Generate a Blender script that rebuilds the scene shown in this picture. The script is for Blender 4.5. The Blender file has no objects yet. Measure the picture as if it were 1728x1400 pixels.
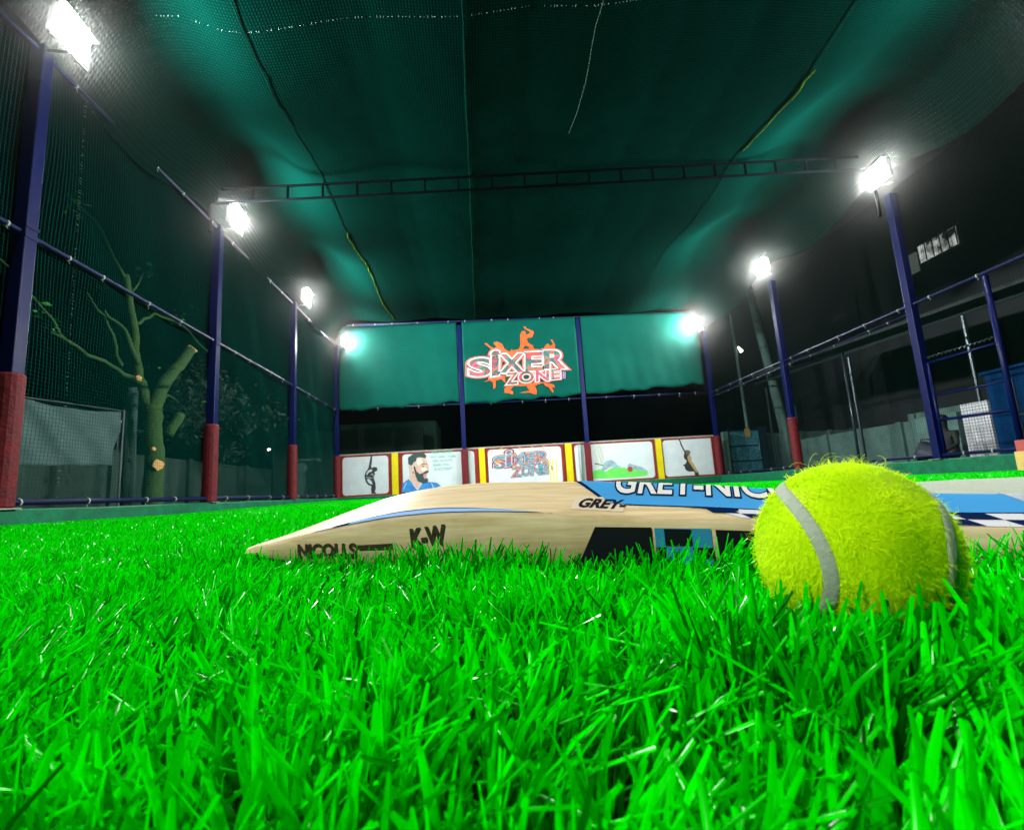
import bpy, bmesh, math, random
import numpy as np
from mathutils import Vector, Matrix
R_ = math.radians
random.seed(7)
rng = np.random.default_rng(7)
sc = bpy.context.scene
COL = sc.collection

# ------------------------------------------------------------------ camera
# lens f = 830.7/1728 of the picture width, pitched up 8.8 deg, rolled 3.4 deg
FPX, PITCH, ROLL, YAW = 830.7, .1532, -.0595, .069
CAM = Vector((0, 0, .085))
cy, sy = math.cos(YAW), math.sin(YAW)
cp, sp = math.cos(PITCH), math.sin(PITCH)
Mw = np.array([[1, 0, 0], [0, cp, sp], [0, -sp, cp]]) @ np.array([[cy, -sy, 0], [sy, cy, 0], [0, 0, 1]])
right, fwd, up = [Vector(r) for r in Mw]
cr, sr = math.cos(ROLL), math.sin(ROLL)
# image x = cr*u - sr*v, image y(down) = sr*u + cr*v with u along right and v along -up
ax = right * cr + up * sr          # unit vector that moves a point along +x in the picture
ay = right * (-sr) + up * cr       # unit vector that moves a point up in the picture
cam_d = bpy.data.cameras.new('camera')
cam = bpy.data.objects.new('camera', cam_d)
COL.objects.link(cam)
cam.matrix_world = Matrix(((ax.x, ay.x, -fwd.x, CAM.x), (ax.y, ay.y, -fwd.y, CAM.y), (ax.z, ay.z, -fwd.z, CAM.z), (0, 0, 0, 1)))
cam_d.sensor_width = 36
cam_d.lens = FPX / 1728 * 36
cam_d.clip_start = .004
cam_d.clip_end = 400
cam_d.dof.use_dof = True
cam_d.dof.focus_distance = .42
cam_d.dof.aperture_fstop = 24
sc.camera = cam

# ------------------------------------------------------------------ world (night), view
w = bpy.data.worlds.new('World')
sc.world = w
w.use_nodes = True
nt = w.node_tree
bg = nt.nodes['Background']
sky = nt.nodes.new('ShaderNodeTexSky')
sky.sky_type = 'NISHITA'
sky.sun_disc = False
sky.sun_elevation = R_(-9)
nt.links.new(sky.outputs[0], bg.inputs[0])
bg.inputs[1].default_value = .05
sc.view_settings.view_transform = 'Standard'
sc.view_settings.look = 'None'
sc.view_settings.exposure = .3
sc.view_settings.gamma = 1
cyc = sc.cycles
cyc.use_denoising = True
try:
    cyc.denoiser = 'OPENIMAGEDENOISE'
except Exception:
    pass
cyc.use_adaptive_sampling = True
cyc.adaptive_threshold = .015
cyc.max_bounces = 6
cyc.diffuse_bounces = 3
cyc.glossy_bounces = 2
cyc.transmission_bounces = 4
cyc.volume_bounces = 0
cyc.transparent_max_bounces = 8
cyc.sample_clamp_indirect = 4
cyc.sample_clamp_direct = 0
LAMP = 1850.0           # radiance of a lit floodlight glass

HAZE = .0006  # density of the air volume added for the lamp glow

# ------------------------------------------------------------------ hall measures (metres)
XL, XR, YB = -5.01, 8.72, 17.6        # left wall, right wall, back wall
ZT, ZR, ZP, ZK = 5.68, 3.28, 1.65, .235   # pole top, rail, pad top, kerb top
LEFT_Y = [5.5, 9.5, 13.5, 17.6, 1.5, -2.5]
RIGHT_Y = [17.6, 13.1, 8.88, 4.7, .5, -3.5]


def ray(px, py):
    a, b = px - 864, py - 700
    u, v = cr * a + sr * b, -sr * a + cr * b
    return Vector(Mw.T @ np.array([u / FPX, 1, -v / FPX]))


def aty(px, py, y):
    d = ray(px, py)
    return CAM + d * ((y - CAM.y) / d.y)


def atx(px, py, x):
    d = ray(px, py)
    return CAM + d * ((x - CAM.x) / d.x)


# ------------------------------------------------------------------ materials
MATS = {}


def mat(name, col, rough=.6, metal=0, noise=0, nscale=20, bump=0, bscale=60, spec=.5, emis=None, coat=0, stretch=None, col2=None):
    if name in MATS:
        return MATS[name]
    m = bpy.data.materials.new(name)
    m.use_nodes = True
    t = m.node_tree
    p = t.nodes['Principled BSDF']
    p.inputs['Base Color'].default_value = (*col, 1)
    p.inputs['Roughness'].default_value = rough
    p.inputs['Metallic'].default_value = metal
    p.inputs['Specular IOR Level'].default_value = spec if spec > .1 else 0
    p.inputs['Coat Weight'].default_value = coat
    tc = t.nodes.new('ShaderNodeTexCoord')
    mp = t.nodes.new('ShaderNodeMapping')
    t.links.new(tc.outputs['Object'], mp.inputs[0])
    if stretch:
        mp.inputs['Scale'].default_value = stretch
    if noise:
        n = t.nodes.new('ShaderNodeTexNoise')
        n.inputs['Scale'].default_value = nscale
        n.inputs['Detail'].default_value = 6
        n.inputs['Roughness'].default_value = .65
        t.links.new(mp.outputs[0], n.inputs['Vector'])
        r = t.nodes.new('ShaderNodeValToRGB')
        c2 = col2 or tuple(c * (1 - noise) for c in col)
        r.color_ramp.elements[0].color = (*c2, 1)
        r.color_ramp.elements[1].color = (*[min(1, c * (1 + noise * .35)) for c in col], 1)
        r.color_ramp.elements[0].position = .3
        r.color_ramp.elements[1].position = .7
        t.links.new(n.outputs[0], r.inputs[0])
        t.links.new(r.outputs[0], p.inputs['Base Color'])
        q = t.nodes.new('ShaderNodeMapRange')
        q.inputs[3].default_value = max(0, rough - .12)
        q.inputs[4].default_value = min(1, rough + .12)
        t.links.new(n.outputs[0], q.inputs[0])
        t.links.new(q.outputs[0], p.inputs['Roughness'])
    if bump:
        n2 = t.nodes.new('ShaderNodeTexNoise')
        n2.inputs['Scale'].default_value = bscale
        n2.inputs['Detail'].default_value = 4
        t.links.new(mp.outputs[0], n2.inputs['Vector'])
        b = t.nodes.new('ShaderNodeBump')
        b.inputs['Strength'].default_value = bump
        b.inputs['Distance'].default_value = .02
        t.links.new(n2.outputs[0], b.inputs['Height'])
        t.links.new(b.outputs[0], p.inputs['Normal'])
    if emis:
        p.inputs['Emission Color'].default_value = (*emis[:3], 1)
        p.inputs['Emission Strength'].default_value = emis[3]
    MATS[name] = m
    return m


# ------------------------------------------------------------------ mesh helpers
class MB:
    def __init__(s):
        s.v, s.f = [], []

    def add(s, vs, fs):
        o = len(s.v)
        s.v += [tuple(v) for v in vs]
        s.f += [tuple(i + o for i in f) for f in fs]
        return s

    def box(s, a, b, rot=None, c=None):
        x0, y0, z0 = a
        x1, y1, z1 = b
        vs = [Vector(p) for p in ((x0, y0, z0), (x1, y0, z0), (x1, y1, z0), (x0, y1, z0), (x0, y0, z1), (x1, y0, z1), (x1, y1, z1), (x0, y1, z1))]
        if rot is not None:
            vs = [rot @ v for v in vs]
        if c is not None:
            vs = [v + Vector(c) for v in vs]
        return s.add(vs, [(0, 3, 2, 1), (4, 5, 6, 7), (0, 1, 5, 4), (1, 2, 6, 5), (2, 3, 7, 6), (3, 0, 4, 7)])

    def tube(s, pts, rad, n=8, cap=True, phase=0):
        pts = [Vector(p) for p in pts]
        if not hasattr(rad, '__len__'):
            rad = [rad] * len(pts)
        rings, prev = [], None
        for i, p in enumerate(pts):
            d = (pts[min(i + 1, len(pts) - 1)] - pts[max(i - 1, 0)]).normalized()
            if prev is None:
                a = d.orthogonal() if abs(d.z) < .95 else Vector((1, 0, 0)).cross(d).cross(d)
                a = (a - d * a.dot(d)).normalized()
            else:
                a = (prev - d * prev.dot(d)).normalized()
            prev = a
            b = d.cross(a)
            rings.append([p + (a * math.cos(2 * math.pi * k / n + phase) + b * math.sin(2 * math.pi * k / n + phase)) * rad[i] for k in range(n)])
        vs = [v for r in rings for v in r]
        fs = []
        for i in range(len(pts) - 1):
            for k in range(n):
                fs.append((i * n + k, i * n + (k + 1) % n, (i + 1) * n + (k + 1) % n, (i + 1) * n + k))
        if cap:
            fs.append(tuple(reversed(range(n))))
            fs.append(tuple((len(pts) - 1) * n + k for k in range(n)))
        return s.add(vs, fs)

    def build(s, name, m, parent=None, smooth=False, bevel=0, loc=None):
        me = bpy.data.meshes.new(name)
        vs = s.v
        if loc is not None:
            vs = [(a - loc[0], b - loc[1], c - loc[2]) for a, b, c in vs]
        me.from_pydata(vs, [], s.f)
        me.materials.append(m)
        if smooth:
            me.shade_smooth()
        o = bpy.data.objects.new(name, me)
        COL.objects.link(o)
        if loc is not None:
            o.location = loc
        if parent is not None:
            o.parent = parent
        if bevel:
            b = o.modifiers.new('b', 'BEVEL')
            b.width = bevel
            b.segments = 2
            b.limit_method = 'ANGLE'
        return o


def tag(o, label=None, cat=None, group=None, kind=None):
    for k, v in (('label', label), ('category', cat), ('group', group), ('kind', kind)):
        if v:
            o[k] = v
    return o


def empty(name, loc, label, cat, group=None):
    o = bpy.data.objects.new(name, None)
    COL.objects.link(o)
    o.location = loc
    return tag(o, label, cat, group)


def copy_tree(o, parent=None):
    c = o.copy()
    COL.objects.link(c)
    c.parent = parent
    for ch in list(o.children):
        copy_tree(ch, c)
    return c


def npmesh(name, V, Q, m, parent=None, smooth=False, attr=None, k=4):
    me = bpy.data.meshes.new(name)
    me.vertices.add(len(V))
    me.vertices.foreach_set('co', np.ascontiguousarray(V, dtype=np.float32).ravel())
    me.loops.add(Q.size)
    me.loops.foreach_set('vertex_index', Q.astype(np.int32).ravel())
    me.polygons.add(len(Q))
    me.polygons.foreach_set('loop_start', (np.arange(len(Q)) * k).astype(np.int32))
    if attr is not None:
        a = me.attributes.new('tint', 'FLOAT', 'POINT')
        a.data.foreach_set('value', attr.astype(np.float32))
    me.update(calc_edges=True)
    if smooth:
        me.shade_smooth()
    me.materials.append(m)
    o = bpy.data.objects.new(name, me)
    COL.objects.link(o)
    if parent is not None:
        o.parent = parent
    return o


# ------------------------------------------------------------------ ground
def slope(x, y):
    """the pitch falls slightly to the right side and rises to the far left"""
    a = -.0125 * np.clip(x - .3, 0, 9) * np.clip((np.hypot(x, y) - 1.6) / 2.5, 0, 1)
    b = .018 * np.clip(-x, 0, 6) * np.clip((y - 8) / 8, 0, 1)
    return a + b


def grid_mesh(name, xs, ys, zf, m):
    X, Y = np.meshgrid(xs, ys)
    Z = zf(X, Y)
    V = np.stack([X, Y, Z], -1).reshape(-1, 3)
    nx, ny = len(xs), len(ys)
    i = (np.arange(ny - 1)[:, None] * nx + np.arange(nx - 1)[None]).ravel()
    Q = np.stack([i, i + 1, i + nx + 1, i + nx], 1)
    return npmesh(name, V, Q, m, smooth=True)


soil = mat('soil', (.035, .04, .03), .95, noise=.5, nscale=3, bump=.5, bscale=8)
g = MB().add([(-200, -200, -.28), (200, -200, -.28), (200, 200, -.28), (-200, 200, -.28)], [(0, 1, 2, 3)]).build('ground', soil)
tag(g, kind='structure')


def turf_z(x, y):
    r = np.hypot(x, y)
    return slope(x, y) + .021 * np.clip((r - 2.2) / 2.5, 0, 1)


turf_base = mat('turf_backing', (.002, .10, .002), .9, noise=.5, nscale=60, bump=.6, bscale=150)
xs = np.concatenate([np.linspace(XL + .05, -2, 22), np.linspace(-1.8, 2.2, 20), np.linspace(2.5, XR - .05, 32)])
tb = grid_mesh('turf_ground', xs, np.concatenate([np.linspace(-4, 4, 50), np.linspace(4.3, YB - .05, 60)]), turf_z, turf_base)
tag(tb, kind='structure')

# grass material
gm = bpy.data.materials.new('turf_blade')
gm.use_nodes = True
t = gm.node_tree
p = t.nodes['Principled BSDF']
at = t.nodes.new('ShaderNodeAttribute')
at.attribute_name = 'tint'
rp = t.nodes.new('ShaderNodeValToRGB')
e = rp.color_ramp.elements
e[0].color = (.0003, .10, .0003, 1)
e[1].color = (.0008, .72, .0008, 1)
e[1].position = .75
t.links.new(at.outputs['Fac'], rp.inputs[0])
t.links.new(rp.outputs[0], p.inputs['Base Color'])
p.inputs['Roughness'].default_value = .17
p.inputs['Specular IOR Level'].default_value = .11
tr = t.nodes.new('ShaderNodeBsdfTranslucent')
t.links.new(rp.outputs[0], tr.inputs[0])
mx = t.nodes.new('ShaderNodeMixShader')
mx.inputs[0].default_value = .3
t.links.new(p.outputs[0], mx.inputs[1])
t.links.new(tr.outputs[0], mx.inputs[2])
t.links.new(mx.outputs[0], t.nodes['Material Output'].inputs['Surface'])

# ball and bat placement (used to press the grass down)
BALL = np.array([.136, .181, .056])
BALL_R = .0318
BT = np.array([-.2659, .5696])
BD = np.array([.8957, -.4447])
BN = np.array([.4447, .8957])


def blades(n, x0, x1, y0, y1, hmin, hmax, width, lv, fold, keep=None, tall=False):
    x = rng.uniform(x0, x1, n)
    y = rng.uniform(y0, y1, n)
    if keep is not None:
        k = keep(x, y)
        x, y = x[k], y[k]
    n = len(x)
    # tufts: pull roots towards a stitched lattice
    gx, gy = .0105, .0095
    x = np.where(rng.random(n) < .75, np.round(x / gx) * gx + rng.normal(0, .0011, n), x)
    y = np.where(rng.random(n) < .75, np.round(y / gy) * gy + rng.normal(0, .0011, n), y)
    h = rng.uniform(hmin, hmax, n)
    h *= 1 + .14 * np.sin(x * 31 + 1.3 * np.sin(y * 27)) * np.cos(y * 23 + x * 9)
    # patchy lean plus individual lean
    la = .2 + .35 * np.sin(x * 9 + y * 6) * np.cos(y * 11 - x * 5)
    lx = la * .55 + rng.normal(0, .25, n)
    ly = .25 * np.sin(x * 13 - y * 8) + rng.normal(0, .25, n)
    # some blades lie almost flat
    flat = rng.random(n) < .05
    lx = np.where(flat, lx * 3.2, lx)
    ly = np.where(flat, ly * 3.2, ly)
    bend = rng.normal(.15, .35, n)
    # press down near the ball and near the bat's lower rim
    d = np.hypot(x - BALL[0], y - BALL[1])
    pr = (d < .031) & (not tall)
    h = np.where(pr, np.minimum(h, .010 + .3 * d), h)
    s = (x - BT[0]) * BD[0] + (y - BT[1]) * BD[1]
    q = (x - BT[0]) * BN[0] + (y - BT[1]) * BN[1]
    under = (s > -.004) & (s < .98) & (q > -.004) & (q < .112)
    ok = ~under & ~((y > .60) & (y < 1.70) & (x > .60 + (y - .62) * .49 - .01) & (x < 5.62))
    # keep tops out of the bat body: lean away from it
    near = (s > -.03) & (s < .66) & (q > -.035) & (q <= -.004)
    lean_n = lx * BN[0] + ly * BN[1]
    fix = np.where(near & (lean_n > -.05), -lean_n - .12, 0)
    lx = lx + fix * BN[0]
    ly = ly + fix * BN[1]
    bend = np.where(near, 0, bend)
    h = np.where(near & (q > -.03), h * 1.14, h)
    near2 = (s > -.03) & (s < .66) & (q >= .112) & (q < .15)
    fix = np.where(near2 & (lean_n < .05), -lean_n + .12, 0)
    lx = lx + fix * BN[0]
    ly = ly + fix * BN[1]
    # keep tops out of the ball
    nb = (d < .06) & ~pr
    ux, uy = (x - BALL[0]) / (d + 1e-6), (y - BALL[1]) / (d + 1e-6)
    lb = lx * ux + ly * uy
    fb = np.where(nb & (lb < .1), -lb + .25, 0)
    fb = np.where(tall, 0, fb)
    lx += fb * ux
    ly += fb * uy
    x, y, h, lx, ly, bend = [a[ok] for a in (x, y, h, lx, ly, bend)]
    n = len(x)
    ln = np.sqrt(1 + lx ** 2 + ly ** 2)
    face = rng.uniform(0, np.pi, n)
    fx, fy = np.cos(face), np.sin(face)
    wd = width * rng.uniform(.75, 1.25, n)
    z0 = turf_z(x, y)
    nv = 3 if fold else 2
    V = np.zeros((n, lv, nv, 3), np.float32)
    for i in range(lv):
        u = i / (lv - 1)
        cu = u + bend * u * u
        px = x + h * lx * cu * u / ln ** .5
        py = y + h * ly * cu * u / ln ** .5
        pz = z0 + h * (u - .12 * np.abs(bend) * u * u) / ln ** .75
        ww = wd * (1 - .25 * u ** 2 - (.3 if i == lv - 1 else 0)) * .5
        V[:, i, 0] = np.stack([px - fx * ww, py - fy * ww, pz], 1)
        V[:, i, -1] = np.stack([px + fx * ww, py + fy * ww, pz], 1)
        if fold:
            V[:, i, 1] = np.stack([px - fy * ww * .45, py + fx * ww * .45, pz + (.0006 if i == lv - 1 else 0)], 1)
    per = lv * nv
    base = (np.arange(n) * per)[:, None, None, None]
    ii = np.arange(lv - 1)[None, :, None, None] * nv
    jj = np.arange(nv - 1)[None, None, :, None]
    corner = np.array([0, 1, nv + 1, nv])[None, None, None, :]
    Q = (base + ii + jj + corner).reshape(-1, 4)
    tint = np.repeat(np.clip(rng.normal(.55, .25, n), 0, 1), per)
    return V.reshape(-1, 3), Q, tint


def fan(x, y):
    return (y > -.25 + 0 * x)


parts = []
parts.append(blades(112000, -.75, .95, -.06, .95, .025, .040, .0025, 5, True, lambda x, y: np.hypot(x, y) > .028))
parts.append(blades(2600, .06, .215, .07, .19, .040, .054, .0024, 5, True, lambda x, y: (np.hypot(x - BALL[0], y - BALL[1]) > .0335) & (np.hypot(x - BALL[0], y - BALL[1]) < .062 + .01 * np.sin(x * 90)) & (y < BALL[1] + .02), True))
parts.append(blades(24000, -1.1, 1.3, -.5, -.06, .024, .036, .0024, 4, False))
parts.append(blades(70000, -2.2, 2.6, .95, 2.3, .023, .036, .0034, 4, False))
parts.append(blades(26000, -2.2, -.75, -.4, .95, .023, .036, .0034, 4, False))
parts.append(blades(26000, .95, 2.6, -.4, .95, .023, .036, .0034, 4, False))
parts.append(blades(90000, XL + .1, XR - .1, 2.3, 6.5, .02, .033, .007, 3, False))
parts.append(blades(30000, XL + .1, -2.2, -1.5, 2.3, .02, .033, .007, 3, False))
parts.append(blades(36000, 2.6, XR - .1, -1.5, 2.3, .02, .033, .007, 3, False))
parts.append(blades(110000, XL + .1, XR - .1, 6.5, YB - .1, .014, .026, .013, 3, False))
# mat strip on the right keeps its blades out
MATX0, MATX1, MATY0, MATY1 = 1.02, 5.6, 1.05, 1.62
off, VV, QQ, TT = 0, [], [], []
for V, Q, T in parts:
    VV.append(V)
    QQ.append(Q + off)
    TT.append(T)
    off += len(V)
V = np.concatenate(VV)
Q = np.concatenate(QQ)
T = np.concatenate(TT)
del parts, VV, QQ, TT
go = npmesh('turf_grass', V, Q, gm, attr=T)
tag(go, 'bright green artificial turf blades covering the whole pitch', 'grass', kind='stuff')
del V, Q, T

# grey mat strip lying on the turf to the right
mm = mat('grey_matting', (.20, .24, .17), .9, noise=.35, nscale=40, bump=.4, bscale=200)
mb = MB()
Lr = 16
for i in range(Lr):
    for j in range(4):
        pass
vs, fs = [], []
for i in range(Lr + 1):
    for j in range(5):
        xl = .60 + .52 * j / 4
        xx = xl + (5.6 - xl) * i / Lr
        yy = .62 + 1.06 * j / 4 + .004 * math.sin(i * 1.7)
        vs.append((xx, yy, .036 + float(slope(xx, yy)) + .0015 * math.sin(i * 2.1 + j)))
n0 = len(vs)
vs += [(a, b, c - .008) for a, b, c in vs]
for i in range(Lr):
    for j in range(4):
        a = i * 5 + j
        fs.append((a, a + 5, a + 6, a + 1))
        fs.append((n0 + a, n0 + a + 1, n0 + a + 6, n0 + a + 5))
for i in range(Lr):
    for a, b in ((i * 5, (i + 1) * 5), ((i + 1) * 5 + 4, i * 5 + 4)):
        fs.append((b, a, n0 + a, n0 + b))
for j in range(4):
    for a, b in ((j + 1, j), (Lr * 5 + j, Lr * 5 + j + 1)):
        fs.append((b, a, n0 + a, n0 + b))
pm = MB().add(vs, fs).build('pitch_mat', mm, smooth=False)
tag(pm, 'flat grey matting strip lying on the turf behind the tennis ball', 'mat')

# ------------------------------------------------------------------ kerbs
kerb_m = mat('green_kerb_paint', (.003, .12, .055), .6, spec=.15, noise=.45, nscale=6, bump=.25, bscale=30)


def kerb(x0, y0, x1, y1, label, zt0=ZK - .03):
    m = MB()
    n = 24
    vs, fs = [], []
    d = Vector((x1 - x0, y1 - y0)).normalized()
    nn = Vector((-d.y, d.x))
    for i in range(n + 1):
        u = i / n
        x, y = x0 + (x1 - x0) * u, y0 + (y1 - y0) * u
        for off, z in ((0, -.27), (0, zt0 - .02), (.018, zt0), (.22, zt0), (.24, zt0 - .02), (.24, -.27)):
            jit = .006 * math.sin(i * 1.9 + off * 20)
            vs.append((x + nn.x * off, y + nn.y * off, z + (jit if z > 0 else 0)))
    for i in range(n):
        for k in range(5):
            a = i * 6 + k
            fs.append((a, a + 6, a + 7, a + 1))
    fs.append((0, 1, 2, 3, 4, 5))
    fs.append(tuple(n * 6 + k for k in (5, 4, 3, 2, 1, 0)))
    o = m.add(vs, fs).build('kerb', kerb_m)
    return tag(o, label, 'kerb', 'painted kerbs round the turf')


kerb(XL + .08, -4.2, XL + .08, YB - .02, 'long green painted kerb under the left side net')
kerb(XL + .085, YB - .12, XR - .085, YB - .12, 'green painted kerb along the foot of the mural wall')
kerb(XR - .08, YB - .02, XR - .08, -4.2, 'long green painted kerb under the right side net')

# ------------------------------------------------------------------ poles
blue = mat('navy_gloss_paint', (.0001, .004, .050), .4, spec=.12, noise=.15, nscale=4)
red = mat('maroon_padding', (.12, .008, .012), .6, spec=.15, noise=.35, nscale=9, bump=.5, bscale=22, col2=(.05, .005, .009))
steel = mat('galvanised_steel', (.45, .48, .5), .35, metal=.9, noise=.2, nscale=30)
lampglass = bpy.data.materials.new('lit_lamp_glass')
lampglass.use_nodes = True
tt = lampglass.node_tree
tt.nodes.clear()
em = tt.nodes.new('ShaderNodeEmission')
ou = tt.nodes.new('ShaderNodeOutputMaterial')
em.inputs[0].default_value = (1, 1, .965, 1)
em.inputs[1].default_value = LAMP
tt.links.new(em.outputs[0], ou.inputs[0])
housing = mat('lamp_housing', (.08, .085, .09), .4, metal=.6)


def make_pole(x, y, label, pad=True, side=0, top=ZT, thick=.075):
    e = empty('net_pole', (x, y, ZK - .03), label, 'pole', 'navy blue poles round the pitch')
    z0 = ZK - .03
    m = MB()
    m.box((-thick, -thick, 0), (thick, thick, top - z0))
    m.build('post', blue, e, bevel=.012)
    if pad:
        m = MB()
        hh = ZP - z0
        m.tube([(0, 0, .012), (0, 0, .03), (0, 0, hh - .02), (0, 0, hh)], [.105, .125, .122, .108], 16)
        m.build('padding', red, e, smooth=False, bevel=.004)
    m = MB()
    m.box((-thick - .05, -thick - .05, 0), (thick + .05, thick + .05, .012))
    m.build('base_plate', steel, e)
    for zz in (ZR - z0 + .05, ZR - z0 - .07, top - z0 - .5):
        m = MB()
        m.box((-thick - .008, -thick - .008, zz), (thick + .008, thick + .008, zz + .035))
        m.build('clamp', blue, e)
    return e


names_l = ['nearest left pole at the picture edge, thick and navy over red padding', 'left side pole with red padding, right of the pruned tree',
           'left side pole with red padding, between the tree side and the corner', 'far left corner pole where the net meets the mural wall',
           'left side pole level with the photographer', 'left side pole behind the photographer']
for yy, nm in zip(LEFT_Y[:4], names_l):
    make_pole(XL, yy, nm)
names_r = ['far right corner pole at the end of the mural wall', 'right side pole with red padding in front of the grey wall',
           'near right pole without padding, beside the net doorway']
for k, (yy, nm) in enumerate(zip(RIGHT_Y[:3], names_r)):
    make_pole(XR, yy, nm, pad=(k != 2))
make_pole(-.56, YB, 'back pole between left banner and logo banner', top=6.25)
make_pole(3.88, YB, 'back pole between logo banner and right banner', top=6.35)


# floodlights: a box with cooling fins, yoke and a convex glass
def make_lamp(x, y, z, face, tilt, label, yaw=0, k=1.0):
    e = empty('floodlight', (x, y, z), label, 'floodlight', 'lit floodlights on the poles')
    rot = Matrix.Rotation(face + yaw, 3, 'Z') @ Matrix.Rotation(tilt, 3, 'Y')
    m = MB()
    m.box((-.07, -.26, -.19), (.0, .26, .19), rot)
    for i in range(9):
        yy = -.22 + i * .055
        m.box((-.12, yy - .006, -.16), (-.0705, yy + .006, .16), rot)
    m.build('housing', housing, e)
    m = MB()
    vs, fs = [], []
    nx, ny = 8, 6
    for i in range(nx + 1):
        for j in range(ny + 1):
            a, b = i / nx * 2 - 1, j / ny * 2 - 1
            vs.append(rot @ Vector((.004 + .03 * (1 - a ** 4) * (1 - b ** 4), a * .235, b * .165)))
    for i in range(nx):
        for j in range(ny):
            q = i * (ny + 1) + j
            fs.append((q, q + ny + 1, q + ny + 2, q + 1))
    m.add(vs, fs).build('lens', lampglass, e, smooth=True)
    m = MB()
    m.box((0.0, -.27, .178), (.08, .27, .19), rot)  # added plate that keeps upward lamp light off the roof net edges
    m.build('added_visor', housing, e)
    m = MB()
    m.box((-.03, -.285, -.2), (-.005, -.262, .02), rot)
    m.box((-.03, .262, -.2), (-.005, .285, .02), rot)
    m.box((-.03, -.285, -.225), (-.005, .285, -.2005), rot)
    m.tube([rot @ Vector((-.02, 0, -.225)), (-.28 * math.cos(face), -.28 * math.sin(face), -.2)], .018, 6)
    m.build('bracket', housing, e)
    return e


LN = ['glaring floodlight at the upper left corner, on the nearest pole', 'second floodlight from the left, above the pruned tree side pole',
      'third floodlight from the left, before the corner one', 'floodlight at the far left corner beside the green banner']
for yy, nm in zip(LEFT_Y[:4], LN):
    make_lamp(XL + .42, yy - .1, ZT + .07, 0, R_(3), nm, yaw=R_(4 if yy < 17 else -28))
RN = ['floodlight at the far right corner above the right banner', 'middle floodlight of the three on the right side', 'largest floodlight on the right side, beside the truss end']
RZ = [5.9, 6.0, 5.98]
for yy, nm, zz in zip(RIGHT_Y[:3], RN, RZ):
    make_lamp(XR - .42, yy - .25, zz, math.pi, R_(3), nm, yaw=R_(-4 if yy < 17 else 28))
for yy in LEFT_Y[4:]:
    make_pole(XL, yy, names_l[4 if yy > 0 else 5])
    make_lamp(XL + .42, yy, ZT + .07, 0, R_(3), 'floodlight on the left side %s the photographer' % ('level with' if yy > 0 else 'behind')) if yy < 0 else None
for yy in RIGHT_Y[3:]:
    q = {4.7: 'just ahead of', .5: 'level with', -3.5: 'behind'}[yy]
    make_pole(XR, yy, 'right side pole %s the photographer' % q)
    if yy > 4:
        make_lamp(XR - .42, yy, 5.98, math.pi, R_(3), 'floodlight on the right side %s the photographer' % q)


# ------------------------------------------------------------------ rails
def rail(x0, y0, x1, y1, z, label, r=.03):
    m = MB()
    m.tube([(x0, y0, z), (x1, y1, z)], r, 10)
    d = Vector((x1 - x0, y1 - y0, 0))
    n = max(2, int(d.length / .85))
    o = m.build('net_rail', mat('rail_paint', (.0006, .005, .035), .55, spec=.12, noise=.2, nscale=5), smooth=True)
    tag(o, label, 'rail', 'navy rails that carry the nets')
    for i in range(n):
        k = MB()
        u = (i + .5 + random.uniform(-.25, .25)) / n
        c = Vector((x0, y0, z)) + d * u
        rr = r * 1.25
        k.tube([c - d.normalized() * .011, c + d.normalized() * .011], rr, 8)
        k.tube([c + Vector((0, 0, -rr)), c + Vector((.01, .01, -rr - random.uniform(.02, .06)))], .004, 4)
        k.build('cable_tie', mat('tie', (.22, .26, .25), .6), o)
    return o


rail(XL, -4, XL, YB, ZR, 'horizontal navy rail half way up the left net')
rail(XL, -4, XL, YB, ZT - .06, 'horizontal rail along the top of the left net', .02)
rail(XR, -4, XR, YB, ZR, 'horizontal rail half way up the right net')
rail(XR, 8.9, XR, YB, ZR - .16, 'second thinner rail just below the right net rail', .016)
rail(XL, YB, XR, YB, ZR + .02, 'horizontal navy rail under the back banners')
rail(XL, YB, XR, YB, 6.42, 'top rail above the back banners', .03)
rail(XL, -4, XL, YB, ZK + .045, 'low rail on top of the left kerb', .035)
rail(XR, -4, XR, YB, ZK + .045, 'low rail on top of the right kerb', .03)

# ------------------------------------------------------------------ side nets: knotted strands
net_l = mat('green_net_cord', (.0015, .060, .050), .6, spec=.1)
net_r = mat('dark_net_cord', (.001, .014, .012), .7, spec=.05)
net_b = mat('black_net_cord', (.001, .008, .008), .7, spec=.1)


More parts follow.
